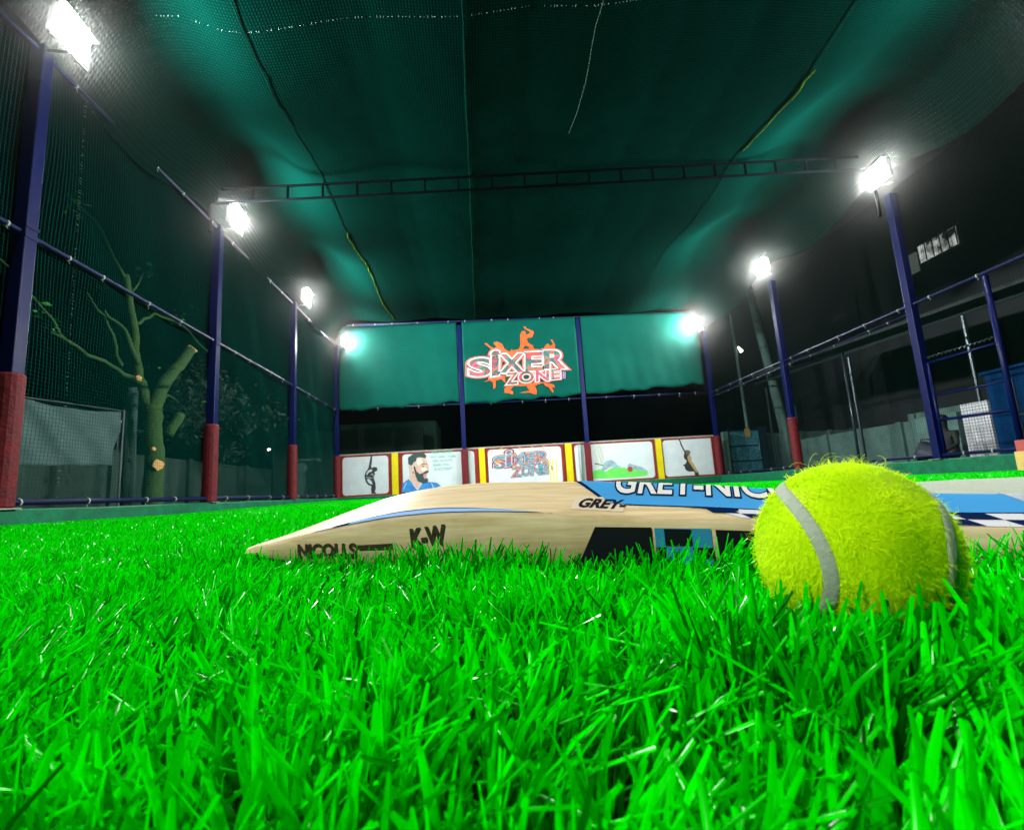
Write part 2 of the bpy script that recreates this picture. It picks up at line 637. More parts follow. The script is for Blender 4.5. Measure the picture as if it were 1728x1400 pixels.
def net(x0, y0, x1, y1, z0, z1, cell, rad, m, label, wob=.03, sagx=.05, hole=None):
    d = Vector((x1 - x0, y1 - y0, 0))
    L = d.length
    d.normalize()
    nrm = Vector((-d.y, d.x, 0))
    nseg = 18
    V, Q = [], []
    off = 0

    def strand(P):          # P: (k,3) polyline, 3-sided
        nonlocal off
        k = len(P)
        dirv = np.gradient(P, axis=0)
        dirv /= np.linalg.norm(dirv, axis=1)[:, None] + 1e-9
        a = np.cross(dirv, np.array([nrm.x, nrm.y, .01]))
        a /= np.linalg.norm(a, axis=1)[:, None] + 1e-9
        b = np.cross(dirv, a)
        ring = [P + (a * math.cos(t_) + b * math.sin(t_)) * rad for t_ in (0, 2.094, 4.189)]
        VV_ = np.stack(ring, 1).reshape(-1, 3)
        i = np.arange(k - 1)[:, None] * 3
        for c in range(3):
            Q.append(np.concatenate([i + c, i + (c + 1) % 3, i + 3 + (c + 1) % 3, i + 3 + c], 1) + off)
        V.append(VV_)
        off += len(VV_)

    def bulge(s, z):
        s = np.asarray(s)
        z = np.asarray(z)
        return sagx * np.sin(s * 1.57 + .8) * np.sin((z - z0) / (z1 - z0) * 3.14) + .015 * np.sin(s * 5.1 + z * 2.3)
    nv = int(L / cell)
    zz = np.linspace(z0, z1, nseg)
    for i in range(nv + 1):
        s = i * cell
        ss = s + wob * np.sin(zz * 1.7 + s * .6) * .6
        bl = bulge(ss, zz)
        P = np.stack([x0 + d.x * ss + nrm.x * bl, y0 + d.y * ss + nrm.y * bl, zz], 1)
        if hole and hole[0] < s < hole[1]:
            P = P[zz > hole[2]]
            if len(P) < 2:
                continue
        strand(P)
    nh = int((z1 - z0) / cell)
    S = np.linspace(0, L, int(L / .6))
    for j in range(nh + 1):
        z = z0 + j * cell
        zz2 = z + wob * np.sin(S * 1.57 + z) * .5 * math.sin(3.14 * j / nh)
        bl = bulge(S, zz2)
        P = np.stack([x0 + d.x * S + nrm.x * bl, y0 + d.y * S + nrm.y * bl, zz2], 1)
        if hole and z < hole[2]:
            k1, k2 = P[S < hole[0]], P[S > hole[1]]
            for kk in (k1, k2):
                if len(kk) > 1:
                    strand(kk)
        else:
            strand(P)
    o = npmesh('side_net', np.concatenate(V), np.concatenate(Q), m)
    return tag(o, label, 'net', 'nets hung round the pitch')


NX = .10
nl = net(XL - NX, -4, XL - NX, YB, ZK + .03, ZT - .05, .046, .0023, net_l, 'green knotted net along the left side, tree seen through it')
nr = net(XR + NX, -4, XR + NX, YB, ZK + .03, ZT + .15, .045, .0019, net_r, 'dark knotted net along the right side', hole=None)
nb_ = net(XL, YB + NX, XR, YB + NX, 1.75, ZR, .045, .0016, net_b, 'black net filling the gap between banners and mural wall')

# stitched white cord joins on the left net and the canopy
cord = mat('white_lacing', (.3, .36, .34), .6, spec=.1)


def lacing(pts, name, label, step=.045, size=.012, parent=None):
    m = MB()
    pts = [Vector(p) for p in pts]
    for a, b in zip(pts[:-1], pts[1:]):
        L = (b - a).length
        d = (b - a).normalized()
        n = int(L / step)
        for i in range(n):
            if random.random() < .22:
                continue
            c = a + d * (i + random.random() * .5) * step
            q = Vector((random.uniform(-1, 1), random.uniform(-1, 1), random.uniform(-1, 1))) * size
            q = q - d * q.dot(d) * .3
            m.tube([c - q, c + q], .0022, 4)
    o = m.build(name, cord, parent)
    return o


lacing([(XL - .075, 6.3, ZK + .05), (XL - .075, 6.32, 1.4), (XL - .072, 6.28, 3.5), (XL - .075, 6.25, ZT - .1)], 'lacing', '', parent=nl)

# ------------------------------------------------------------------ canopy of shade netting
cm = bpy.data.materials.new('green_shade_net')
cm.use_nodes = True
t = cm.node_tree
t.nodes.remove(t.nodes['Principled BSDF'])
p = t.nodes.new('ShaderNodeBsdfDiffuse')
p.inputs['Roughness'].default_value = .3
t.links.new(p.outputs[0], t.nodes['Material Output'].inputs['Surface'])
tc = t.nodes.new('ShaderNodeTexCoord')
wv1 = t.nodes.new('ShaderNodeTexWave')
wv1.bands_direction = 'Y'
wv1.inputs['Scale'].default_value = 7.5
wv1.inputs['Distortion'].default_value = 1.2
wv1.inputs['Detail Scale'].default_value = .6
wv2 = t.nodes.new('ShaderNodeTexWave')
wv2.bands_direction = 'X'
wv2.inputs['Scale'].default_value = 7.5
wv2.inputs['Distortion'].default_value = .8
ns = t.nodes.new('ShaderNodeTexNoise')
ns.inputs['Scale'].default_value = .7
ns.inputs['Detail'].default_value = 5
for n_ in (wv1, wv2, ns):
    t.links.new(tc.outputs['Object'], n_.inputs['Vector'])
mul = t.nodes.new('ShaderNodeMath')
mul.operation = 'MULTIPLY'
t.links.new(wv1.outputs['Fac'], mul.inputs[0])
t.links.new(wv2.outputs['Fac'], mul.inputs[1])
rp = t.nodes.new('ShaderNodeValToRGB')
rp.color_ramp.elements[0].color = (.0001, .0072, .0052, 1)
rp.color_ramp.elements[1].color = (.0004, .0185, .0142, 1)
t.links.new(mul.outputs[0], rp.inputs[0])
m2 = t.nodes.new('ShaderNodeMix')
m2.data_type = 'RGBA'
m2.blend_type = 'MULTIPLY'
m2.inputs[0].default_value = .15
t.links.new(rp.outputs[0], m2.inputs[6])
t.links.new(ns.outputs[0], m2.inputs[7])
t.links.new(m2.outputs[2], p.inputs['Color'])
bp = t.nodes.new('ShaderNodeBump')
bp.inputs['Strength'].default_value = .35
bp.inputs['Distance'].default_value = .02
t.links.new(mul.outputs[0], bp.inputs['Height'])
t.links.new(bp.outputs[0], p.inputs['Normal'])

WIRES = [-2.9, .05, 1.95, 5.75]


def canopy_z(X, Y):
    z = 6.62 + .036 * (X - 1)
    z = z + .0 * Y
    # meets the back rail
    z = z - (z - 6.44) * np.clip((Y - 13.5) / 4.1, 0, 1) ** 1.5
    # hangs between the cross trusses (y = .9, 5.2?, 9.2, 13.3)
    z = z + .10 * np.cos((Y - 9.2) / 4.15 * 2 * np.pi) - .05
    # pulled up a little over the long wires, bellies between them
    d = np.min(np.stack([np.abs(X - a) for a in WIRES]), 0)
    z = z + .09 * np.clip(d, 0, 1.3) ** 1.2 - .03
    # rolls down to the poles at both sides
    er = np.clip((X - (XR - .8)) / .85, 0, 1)
    el = np.clip(((XL + .75) - X) / .8, 0, 1)
    sag = .5 + .5 * np.cos((Y - 9.2) / 4.1 * 2 * np.pi)
    z = z - er ** 2 * (1.05 - .2 * sag) - el ** 2 * (.95 - .2 * sag)
    z = z + .003 * np.sin(X * 9 + Y * 3) * np.sin(Y * 7 - X * 2)
    z = z + .50 * np.exp(-((X - 7.4) / .85) ** 2) * (.75 + .25 * np.cos((Y - 8.6) / 4.2 * 2 * np.pi)) * np.clip((17.4 - Y) / 2, 0, 1) + .38 * np.exp(-((X + 4.0) / .62) ** 2) * (.75 + .25 * np.cos((Y - 9.2) / 4.1 * 2 * np.pi)) * np.clip((17.4 - Y) / 2, 0, 1)
    # loose folds running along the wires
    z = z + .03 * np.exp(-((X - 7.0) / .25) ** 2) * np.sin(Y * 1.9) + .025 * np.exp(-((X + 3.6) / .3) ** 2) * np.sin(Y * 2.3)
    return z


xs = np.linspace(XL - .05, XR + .05, 190)
ys = np.linspace(-4, YB, 230)
ca = grid_mesh('canopy', xs, ys, canopy_z, cm)
ca.data.flip_normals()
tag(ca, 'dark green shade net stretched as a roof over the whole pitch', 'canopy')
sm_y = mat('yellow_rope', (.03, .065, .002), .8, spec=.05, noise=.5, nscale=15)
sm_d = mat('dark_rope', (.001, .012, .009), .8, spec=.02)


def wire_on(x, y0, y1, r, m, name='seam_rope', jit=.02, step=.35):
    pts = []
    y = y0
    while y < y1:
        xx = x + random.uniform(-jit, jit)
        pts.append((xx, y, float(canopy_z(np.array(xx), np.array(y))) - .012 - random.uniform(0, .01)))
        y += step
    m_ = MB()
    m_.tube(pts, r, 5)
    o = m_.build(name, m, ca)
    return o


wire_on(-2.9, 1, YB - .1, .008, sm_d)
wire_on(-2.88, 11, YB - .1, .013, sm_y, jit=.025, step=.2)
wire_on(.05, 1, YB - .1, .011, sm_d, jit=.01)
wire_on(1.95, 5.4, 8.2, .0022, mat('thin_cord', (.06, .10, .08), .7, spec=0), jit=.03, step=.3)
wire_on(5.75, 4.5, 14.5, .006, sm_d, jit=.02)
wire_on(5.78, 6.8, 9.1, .011, sm_y, jit=.03, step=.2)
lp = []
for i in range(41):
    u = i / 40
    x = XL + .9 + (XR - XL - 1.8) * u
    y = 6.05 - .62 * u
    lp.append((x, y, float(canopy_z(np.array(x), np.array(y))) - .012))
lacing(lp, 'lacing', '', parent=ca, step=.05, size=.010)
wl = []
for i in range(30):
    y = 1 + i * .55
    wl.append((XL + .35, y, float(canopy_z(np.array(XL + .35), np.array(y))) - .012))


# ------------------------------------------------------------------ trusses
tr_m = mat('truss_paint', (.0008, .0012, .0016), .7, spec=.03, noise=.3, nscale=12)


def truss(y, zl, zr, label, h=.29):
    e = empty('roof_truss', ((XL + XR) / 2, y, 6.2), label, 'truss', 'ladder trusses under the roof net')
    ox, oz = (XL + XR) / 2, 6.2
    for dz in (0, h):
        m = MB()
        m.tube([(XL - ox + .1, 0, zl + dz - oz), (XR - ox - .1, 0, zr + dz - oz)], .026, 6)
        m.build('chord', tr_m, e, smooth=True)
    n = 20
    for i in range(n + 1):
        u = (i + .02) / (n + .04)
        x = XL + .1 + (XR - XL - .2) * u - ox
        z = zl + (zr - zl) * u - oz
        m = MB()
        m.box((x - .018, -.018, z + .024), (x + .018, .018, z + h - .024))
        m.build('strut', tr_m, e)
    m = MB()
    m.tube([(XL - ox, 0, ZT - oz - .3), (XL - ox, 0, zl + h - oz)], .04, 6)
    m.tube([(XR - ox, 0, ZT - oz - .3), (XR - ox, 0, zr + h - oz)], .04, 6)
    m.build('end_post', tr_m, e)
    return e


truss(9.2, 5.98, 6.5, 'dark ladder truss spanning the hall under the green roof net')
truss(1.0, 5.98, 6.5, 'dark ladder truss crossing above the photographer')

# ------------------------------------------------------------------ back banners
bm_ = bpy.data.materials.new('teal_banner_cloth')
bm_.use_nodes = True
t = bm_.node_tree
p = t.nodes['Principled BSDF']
p.inputs['Roughness'].default_value = .7
p.inputs['Specular IOR Level'].default_value = .03
tc = t.nodes.new('ShaderNodeTexCoord')
ns = t.nodes.new('ShaderNodeTexNoise')
ns.inputs['Scale'].default_value = 1.6
ns.inputs['Detail'].default_value = 6
t.links.new(tc.outputs['Object'], ns.inputs['Vector'])
rp = t.nodes.new('ShaderNodeValToRGB')
rp.color_ramp.elements[0].position = .25
rp.color_ramp.elements[1].position = .8
rp.color_ramp.elements[0].color = (.0005, .044, .033, 1)
rp.color_ramp.elements[1].color = (.0006, .060, .046, 1)
t.links.new(ns.outputs[0], rp.inputs[0])
t.links.new(rp.outputs[0], p.inputs['Base Color'])
n3 = t.nodes.new('ShaderNodeTexNoise')
n3.inputs['Scale'].default_value = 220
t.links.new(tc.outputs['Object'], n3.inputs['Vector'])
bp = t.nodes.new('ShaderNodeBump')
bp.inputs['Strength'].default_value = .3
bp.inputs['Distance'].default_value = .005
t.links.new(n3.outputs[0], bp.inputs['Height'])
t.links.new(bp.outputs[0], p.inputs['Normal'])


def banner(x0, x1, z0l, z0r, z1l, z1r, label, seed):
    rr = random.Random(seed)
    nx, nz = 50, 26
    y = YB - .10
    vs, fs = [], []
    ph = [rr.uniform(0, 6) for _ in range(6)]
    for i in range(nx + 1):
        u = i / nx
        x = x0 + (x1 - x0) * u
        edge = .035 * math.sin(u * 21 + ph[0]) + .025 * math.sin(u * 47 + ph[1]) * math.sin(u * 6 + ph[2])
        zb = z0l + (z0r - z0l) * u + edge
        zt = z1l + (z1r - z1l) * u
        for j in range(nz + 1):
            v = j / nz
            z = zb + (zt - zb) * v
            yy = y + .020 * math.sin(x * 3 + ph[3]) * (1 - v) + .008 * math.sin(x * 11 + z * 2 + ph[4]) * (1 - v) ** 2 + .012 * math.sin(z * 3 + x + ph[5])
            vs.append((x, yy, z))
    for i in range(nx):
        for j in range(nz):
            a = i * (nz + 1) + j
            fs.append((a, a + nz + 1, a + nz + 2, a + 1))
    o = MB().add(vs, fs).build('banner', bm_, smooth=True)
    s = o.modifiers.new('s', 'SOLIDIFY')
    s.thickness = .003
    return tag(o, label, 'banner', 'teal cloth banners across the back')


b1 = banner(-4.90, -.66, 3.24, 3.36, 6.34, 6.34, 'plain teal banner at the left end of the back wall', 1)
b2 = banner(-.46, 3.78, 3.28, 3.42, 6.34, 6.40, 'teal banner carrying the big SIXER ZONE logo', 2)
b3 = banner(3.98, 8.45, 3.42, 3.62, 6.40, 6.48, 'plain teal banner at the right end of the back wall', 3)


# ------------------------------------------------------------------ 2D drawing on walls
_flat = {}


def text_mesh(s, bold=.0, res=4):
    """(verts2d, faces) of the built-in font, fattened by `bold`"""
    key = (s, bold)
    if key in _flat:
        return _flat[key]
    cu = bpy.data.curves.new('t', 'FONT')
    cu.body = s
    cu.size = 1
    cu.resolution_u = res
    cu.offset = bold
    ob = bpy.data.objects.new('t', cu)
    COL.objects.link(ob)
    dg = bpy.context.evaluated_depsgraph_get()
    dg.update()
    me = bpy.data.meshes.new_from_object(ob.evaluated_get(dg))
    vs = [(v.co.x, v.co.y) for v in me.vertices]
    fs = [tuple(p_.vertices) for p_ in me.polygons]
    bpy.data.objects.remove(ob)
    bpy.data.meshes.remove(me)
    _flat[key] = (vs, fs)
    return vs, fs


class Draw:
    """flat paint layers on the plane y = const; points are given as picture coordinates of a zoom window"""

    def __init__(s, y, ox, oy, k):
        s.y, s.ox, s.oy, s.k = y, ox, oy, k

    def P(s, x, y, lift):
        q = aty(s.ox + x / s.k, s.oy + y / s.k, s.y)
        return (q.x, s.y - lift, q.z)

    def poly(s, mb, pts, lift):
        bmx = bmesh.new()
        vs = [bmx.verts.new(s.P(x, y, lift)) for x, y in pts]
        f = bmx.faces.new(vs)
        if f.normal.y > 0 or True:
            f.normal_update()
            if f.normal.y > 0:
                f.normal_flip()
        bmesh.ops.triangulate(bmx, faces=[f])
        bmx.verts.index_update()
        mb.add([v.co for v in bmx.verts], [tuple(v.index for v in ff.verts) for ff in bmx.faces])
        bmx.free()

    def disc(s, mb, x, y, r, lift, n=18, ry=None):
        ry = ry or r
        s.poly(mb, [(x + r * math.cos(2 * math.pi * i / n), y + ry * math.sin(2 * math.pi * i / n)) for i in range(n)], lift)

    def limb(s, mb, pts, w, lift):
        if not hasattr(w, '__len__'):
            w = [w] * len(pts)
        for i in range(len(pts) - 1):
            (x0, y0), (x1, y1) = pts[i], pts[i + 1]
            L = math.hypot(x1 - x0, y1 - y0) or 1
            nx, ny = -(y1 - y0) / L, (x1 - x0) / L
            a, b = w[i] / 2, w[i + 1] / 2
            q = []
            th = math.atan2(ny, nx)
            for k in range(7):
                q.append((x0 + a * math.cos(th + math.pi * k / 6), y0 + a * math.sin(th + math.pi * k / 6)))
            for k in range(7):
                q.append((x1 + b * math.cos(th + math.pi + math.pi * k / 6), y1 + b * math.sin(th + math.pi + math.pi * k / 6)))
            s.poly(mb, q, lift + .0002 * i)

    def glyph(s, mb, ch, x0, y0, x1, y1, lift, bold, dy=0, grow=0):
        """fit a glyph to the box (x0,y0 top-left .. x1,y1 bottom-right); dy = rise of the base line across the box"""
        vs, fs = text_mesh(ch, 0)
        ax_, bx_ = min(v[0] for v in vs), max(v[0] for v in vs)
        ay_, by_ = min(v[1] for v in vs), max(v[1] for v in vs)
        vs, fs = text_mesh(ch, bold)
        out = []
        for u, v in vs:
            u = (u - ax_) / (bx_ - ax_)
            v = (v - ay_) / (by_ - ay_)
            out.append(s.P(x0 + (x1 - x0) * u, y1 + (y0 - y1) * v - dy * u, lift))
        mb.add(out, fs)


def multicol(name, cols, scale, rough=.6):
    m = bpy.data.materials.new(name)
    m.use_nodes = True
    t = m.node_tree
    p = t.nodes['Principled BSDF']
    p.inputs['Roughness'].default_value = rough
    tc = t.nodes.new('ShaderNodeTexCoord')
    n = t.nodes.new('ShaderNodeTexNoise')
    n.inputs['Scale'].default_value = scale
    n.inputs['Detail'].default_value = 3
    n.inputs['Distortion'].default_value = .8
    t.links.new(tc.outputs['Object'], n.inputs['Vector'])
    r = t.nodes.new('ShaderNodeValToRGB')
    el = r.color_ramp.elements
    k = len(cols)
    for i, c in enumerate(cols):
        pos = .3 + .42 * i / (k - 1)
        if i == 0:
            q = el[0]
            q.position = pos
        elif i == 1:
            q = el[1]
            q.position = pos
        else:
            q = el.new(pos)
        q.color = (*c, 1)
    t.links.new(n.outputs[0], r.inputs[0])
    t.links.new(r.outputs[0], p.inputs['Base Color'])
    return m


orange = mat('orange_print', (.52, .05, .015), .7, spec=.1, noise=.3, nscale=3, col2=(.52, .11, .03))
pinkw = mat('pink_print', (.5, .11, .10), .7, spec=.1)
white_p = mat('white_print', (.52, .52, .50), .7, spec=.1)
letter = multicol('logo_letters', [(.42, .04, .025), (.30, .02, .05), (.02, .04, .04), (.0, .11, .09), (.45, .04, .025), (.10, .02, .14), (.0, .12, .2)], 2.3)
YD = YB - .13
D4 = Draw(YD, 770, 540, 7.855)
mb = MB()
for pts in (
    [(890, 85), (915, 88), (935, 112), (1005, 140), (1030, 158), (1020, 185), (1008, 225), (985, 232), (962, 228), (930, 252), (950, 300), (1012, 338), (1035, 400), (990, 405), (958, 352), (915, 338), (872, 388), (828, 392), (852, 330), (846, 200), (868, 150), (905, 145), (922, 165), (925, 195), (962, 182), (985, 160), (930, 132), (900, 108)],
    [(370, 308), (400, 308), (480, 368), (515, 375), (530, 345), (497, 320), (500, 298), (545, 288), (608, 318), (640, 380), (700, 420), (690, 470), (560, 470), (460, 420), (470, 390)],
    [(1165, 420), (1165, 380), (1176, 338), (1215, 314), (1250, 345), (1283, 322), (1252, 258), (1276, 266), (1308, 330), (1302, 372), (1260, 420)],
    [(540, 500), (600, 430), (722, 412), (735, 380), (745, 408), (790, 395), (830, 385), (1050, 385), (1100, 392), (1180, 385), (1180, 480), (560, 560)],
    [(465, 470), (470, 430), (500, 400), (530, 400), (540, 470)],
    [(640, 965), (640, 905), (690, 872), (760, 872), (712, 925), (752, 948), (748, 988), (700, 965)],
    [(832, 962), (975, 938), (935, 882), (985, 838), (1035, 850), (1066, 930), (1062, 985), (1010, 975), (985, 962)],
    [(1150, 825), (1230, 840), (1292, 858), (1306, 890), (1262, 890), (1293, 952), (1272, 955), (1228, 890), (1180, 870)],
    [(365, 822), (475, 770), (640, 740), (650, 830), (600, 780), (520, 800), (522, 890), (492, 910), (488, 822), (440, 800)],
    [(740, 860), (900, 840), (1060, 830), (1180, 820), (1090, 850), (1000, 880), (940, 870), (860, 872), (800, 872)],
):
    D4.poly(mb, pts, .001 + .0003 * (len(mb.v) % 5))
mb.build('splash_print', orange, b2)
S_ = [('S', 190, 520, 432, 742), ('i', 482, 425, 548, 728), ('X', 600, 462, 872, 690), ('E', 930, 440, 1125, 668), ('R', 1176, 415, 1425, 640)]
Z_ = [('Z', 675, 706, 805, 850), ('O', 835, 690, 1022, 828), ('N', 1060, 678, 1222, 810), ('E', 1265, 658, 1370, 785)]
for nm, mt, bo, lift in (('pink_outline', pinkw, .115, .004), ('white_outline', white_p, .070, .007), ('lettering', letter, .034, .010)):
    mb = MB()
    for (ch, a, b, c, d) in S_ + Z_:
        D4.glyph(mb, ch, a, b, c, d, lift + .0004 * (len(mb.v) % 4), bo * (1 if ch != 'i' or bo < .05 else .9), dy=10)
    mb.build(nm, mt, b2)
mb = MB()
for x in (1395, 1418, 1441):
    D4.limb(mb, [(x, 690), (x - 2, 775)], 8, .0125 + x * 1e-6)
mb.build('stump_print', mat('violet_print', (.45, .25, .5), .6), b2)

# ------------------------------------------------------------------ mural wall
wall_w = mat('painted_white_plaster', (.47, .53, .57), .75, spec=.1, noise=.12, nscale=2.5, bump=.25, bscale=18)
wall_r = mat('brick_red_paint', (.22, .018, .008), .6, spec=.15, noise=.4, nscale=6, bump=.2, bscale=20)
yel = mat('yellow_gloss_paint', (.52, .45, .0), .5, spec=.2, noise=.12, nscale=5)
black_p = mat('black_paint', (.01, .014, .016), .6)
YW = YB + .16
mw = empty('mural_wall', ((XL + XR) / 2, YW, 0), 'low painted wall with cricket murals between yellow pillars', 'wall')


def kid(mb, name, m, **k):
    o = mb.build(name, m, None, **k)
    o.parent = mw
    o.matrix_parent_inverse = Matrix.Translation(mw.location).inverted()
    return o


ZW0, ZW1 = .0, 1.66
m = MB()
m.box((XL + .02, YW, -.25), (XR - .04, YW + .22, ZW1))
kid(m, 'wall_body', wall_r)
cap = mat('concrete_cap', (.30, .26, .24), .85, noise=.4, nscale=10, bump=.3)
m = MB()
m.box((XL, YW - .03, ZW1 + .001), (XR - .02, YW + .25, ZW1 + .05))
kid(m, 'wall_cap', cap)


def rrect(x0, x1, z0, z1, r, y, n=6, corners=(1, 1, 1, 1)):
    pts = []
    for (cx, cz, a0), on in zip(((x1 - r, z1 - r, 0), (x0 + r, z1 - r, 90), (x0 + r, z0 + r, 180), (x1 - r, z0 + r, 270)), corners):
        for k in range(n + 1):
            a = R_(a0 + 90 * k / n)
            if on:
                pts.append((cx + r * math.cos(a), y, cz + r * math.sin(a)))
            else:
                pts.append((cx + r * (1 if a0 in (0, 270) else -1), y, cz + r * (1 if a0 in (0, 90) else -1)))
                break
    return pts


panels = [(-4.86, -3.27, 1, 1), (-2.77, -.22, 1, 1), (.27, 2.93, 1, 1), (3.43, 6.33, 1, 1), (6.72, 8.56, 1, 0)]
for i, (a, b, l, r) in enumerate(panels):
    pts = rrect(a, b, .27, 1.60, .12, YW - .012, corners=(r, l, l, r))
    n = len(pts)
    back = [(x, YW - .0005, z) for x, y, z in pts]
    m = MB().add(pts + back, [tuple(range(n))[::-1]] + [(k, (k + 1) % n, n + (k + 1) % n, n + k) for k in range(n)])
    kid(m, 'panel', wall_w)
m = MB()
for a, b in ((-3.14, -2.92), (-.05, .16), (3.08, 3.32), (6.44, 6.66)):
    m = MB()
    m.box((a, YW - .07, -.2), (b, YW - .001, 1.665))
    kid(m, 'pillar', yel, bevel=.008)
    m = MB()
    m.box((a - .03, YW - .02, .05), (a - .004, YW - .0012, 1.64))
    m.box((b + .004, YW - .02, .05), (b + .03, YW - .0012, 1.64))
    kid(m, 'pillar_edge', mat('dark_red_paint', (.12, .02, .015), .6))
# faint drainpipe streak strips beside the red pads
pipe = mat('grey_drain_pipe', (.30, .38, .36), .6, noise=.3, nscale=8)
for x in (-.42, 3.62):
    m = MB()
    m.tube([(x, YW - .05, .2), (x, YW - .05, 1.62)], .035, 10)
    kid(m, 'drain_pipe', pipe, smooth=True)

YP = YW - .014
Z1 = Draw(YP, 570, 740, 8.229)
Z2 = Draw(YP, 780, 730, 7.855)
Z3 = Draw(YP, 980, 720, 6.646)
# bowler figure (left)
m = MB()
Z1.poly(m, [(470, 213), (486, 226), (478, 262), (474, 330), (462, 396), (482, 404), (502, 390), (545, 398), (553, 440), (522, 454), (508, 470), (518, 496), (497, 522), (504, 560), (524, 620), (528, 690), (514, 740), (537, 752), (537, 763), (468, 763), (461, 700), (466, 652), (428, 646), (392, 610), (378, 560), (370, 515), (384, 468), (412, 430), (428, 395), (438, 340), (454, 260), (460, 226)], .001)
kid(m, 'bowler_painting', black_p)
m = MB()
Z1.poly(m, [(396, 486), (420, 445), (450, 425), (476, 428), (478, 452), (440, 464), (418, 484), (402, 512)], .0022)
Z1.poly(m, [(404, 562), (432, 556), (470, 590), (484, 632), (448, 626), (420, 600)], .0022)
Z1.limb(m, [(400, 534), (440, 541), (478, 548)], 6, .0026)
Z1.limb(m, [(462, 500), (480, 486), (486, 510)], 7, .0030)
kid(m, 'bowler_shirt_painting', wall_w)
# bearded man portrait
skin = mat('skin_paint', (.50, .34, .28), .7, noise=.25, nscale=9)
hairp = mat('blue_black_paint', (.008, .035, .04), .65)
shirt = mat('blue_paint', (.01, .20, .52), .6, noise=.4, nscale=5, col2=(.01, .09, .3))
skin2 = mat('light_skin_paint', (.62, .50, .44), .7)
m = MB()
Z1.poly(m, [(888, 742), (900, 620), (985, 560), (1030, 610), (1110, 715), (1180, 615), (1260, 598), (1380, 612), (1432, 655), (1290, 705), (1130, 745)], .001)
kid(m, 'shirt_painting', shirt)
m = MB()
Z1.poly(m, [(1000, 430), (1065, 430), (1100, 540), (1160, 600), (1112, 712), (1032, 615), (995, 545)], .0018)
Z1.poly(m, [(1050, 300), (1092, 262), (1150, 255), (1215, 268), (1240, 300), (1246, 335), (1268, 392), (1262, 440), (1200, 480), (1160, 560), (1085, 520), (1050, 430)], .0024)
Z1.poly(m, [(985, 375), (1012, 362), (1042, 385), (1045, 440), (1020, 482), (992, 440)], .003)
kid(m, 'face_painting', skin)
m = MB()
Z1.poly(m, [(1100, 275), (1160, 275), (1180, 330), (1120, 380), (1095, 330)], .0034)
Z1.poly(m, [(1160, 400), (1215, 398), (1238, 425), (1200, 455), (1165, 440)], .0034)
kid(m, 'face_highlight_painting', skin2)
m = MB()
Z1.poly(m, [(975, 262), (1040, 215), (1120, 193), (1200, 203), (1232, 235), (1222, 272), (1150, 258), (1098, 262), (1086, 312), (1052, 330), (1034, 372), (1002, 366), (978, 350)], .0038)
Z1.poly(m, [(1050, 380), (1072, 385), (1095, 455), (1135, 488), (1178, 478), (1212, 452), (1258, 440), (1266, 462), (1238, 480), (1226, 540), (1256, 560), (1252, 605), (1190, 626), (1110, 590), (1078, 510)], .0042)
Z1.limb(m, [(1150, 360), (1195, 350), (1246, 356)], [6, 12, 7], .0046)
Z1.disc(m, 1185, 382, 14, .0046, ry=8)
Z1.disc(m, 1047, 470, 10, .0046)
kid(m, 'hair_and_beard_painting', hairp)
m = MB()
Z1.poly(m, [(1188, 492), (1232, 486), (1232, 545), (1210, 560), (1192, 535)], .005)
kid(m, 'mouth_painting', mat('mouth_paint', (.45, .18, .2), .6))
m = MB()
Z1.limb(m, [(915, 700), (930, 655), (955, 610)], 6, .005)
Z1.limb(m, [(1300, 620), (1322, 660), (1325, 690)], 8, .005)
Z1.limb(m, [(1035, 620), (1108, 712), (1150, 650)], 7, .0055)
kid(m, 'collar_painting', mat('pale_blue_paint', (.45, .6, .75), .6))
# motto
m = MB()


def line(D, mb, s, x0, x1, yb, h, rise, lift, bold=.01):
    vs, fs = text_mesh(s, 0)
    a, b = min(v[0] for v in vs), max(v[0] for v in vs)
    vs, fs = text_mesh(s, bold)
    hh = .72
    mb.add([D.P(x0 + (x1 - x0) * (u - a) / (b - a), yb - h * v / hh - rise * (u - a) / (b - a), lift) for u, v in vs], fs)


for s, a, b, yb in (('"SELF BELIEF', 1302, 1590, 212), ('AND HARD WORK', 1288, 1640, 270), ('WILL ALWAYS', 1315, 1585, 326), ('EARN YOU', 1328, 1550, 384), ('SUCCESS!"', 1342, 1590, 440)):
    line(Z1, m, s, a, b, yb, 34, 14, .002, .018)
kid(m, 'motto_lettering', mat('green_lettering', (.02, .32, .22), .6))
# logo mural
purple = mat('purple_paint', (.07, .02, .045), .6)
pinkp = mat('pink_paint', (.5, .34, .36), .6)
let2 = multicol('mural_letters', [(.01, .12, .08), (.02, .18, .24), (.06, .30, .38), (.02, .12, .25), (.28, .04, .05), (.45, .22, .02), (.05, .25, .2)], 5)
S2 = [('S', 425, 318, 570, 478), ('i', 592, 245, 645, 445), ('X', 662, 285, 820, 440), ('E', 832, 275, 955, 425), ('R', 985, 255, 1130, 395)]
Zz = [('Z', 668, 462, 780, 582), ('O', 795, 452, 900, 568), ('N', 918, 435, 1035, 558), ('E', 1045, 420, 1135, 545)]
for nm, mt, bo, lift in (('logo_outline_painting', purple, .09, .001), ('logo_rim_painting', pinkp, .05, .003), ('logo_lettering', let2, .022, .005)):
    m = MB()
    for ch, a, b, c, d in S2 + Zz:
        Z2.glyph(m, ch, a, b, c, d, lift + .0004 * (len(m.v) % 4), bo, dy=8)
    kid(m, nm, mt)
m = MB()
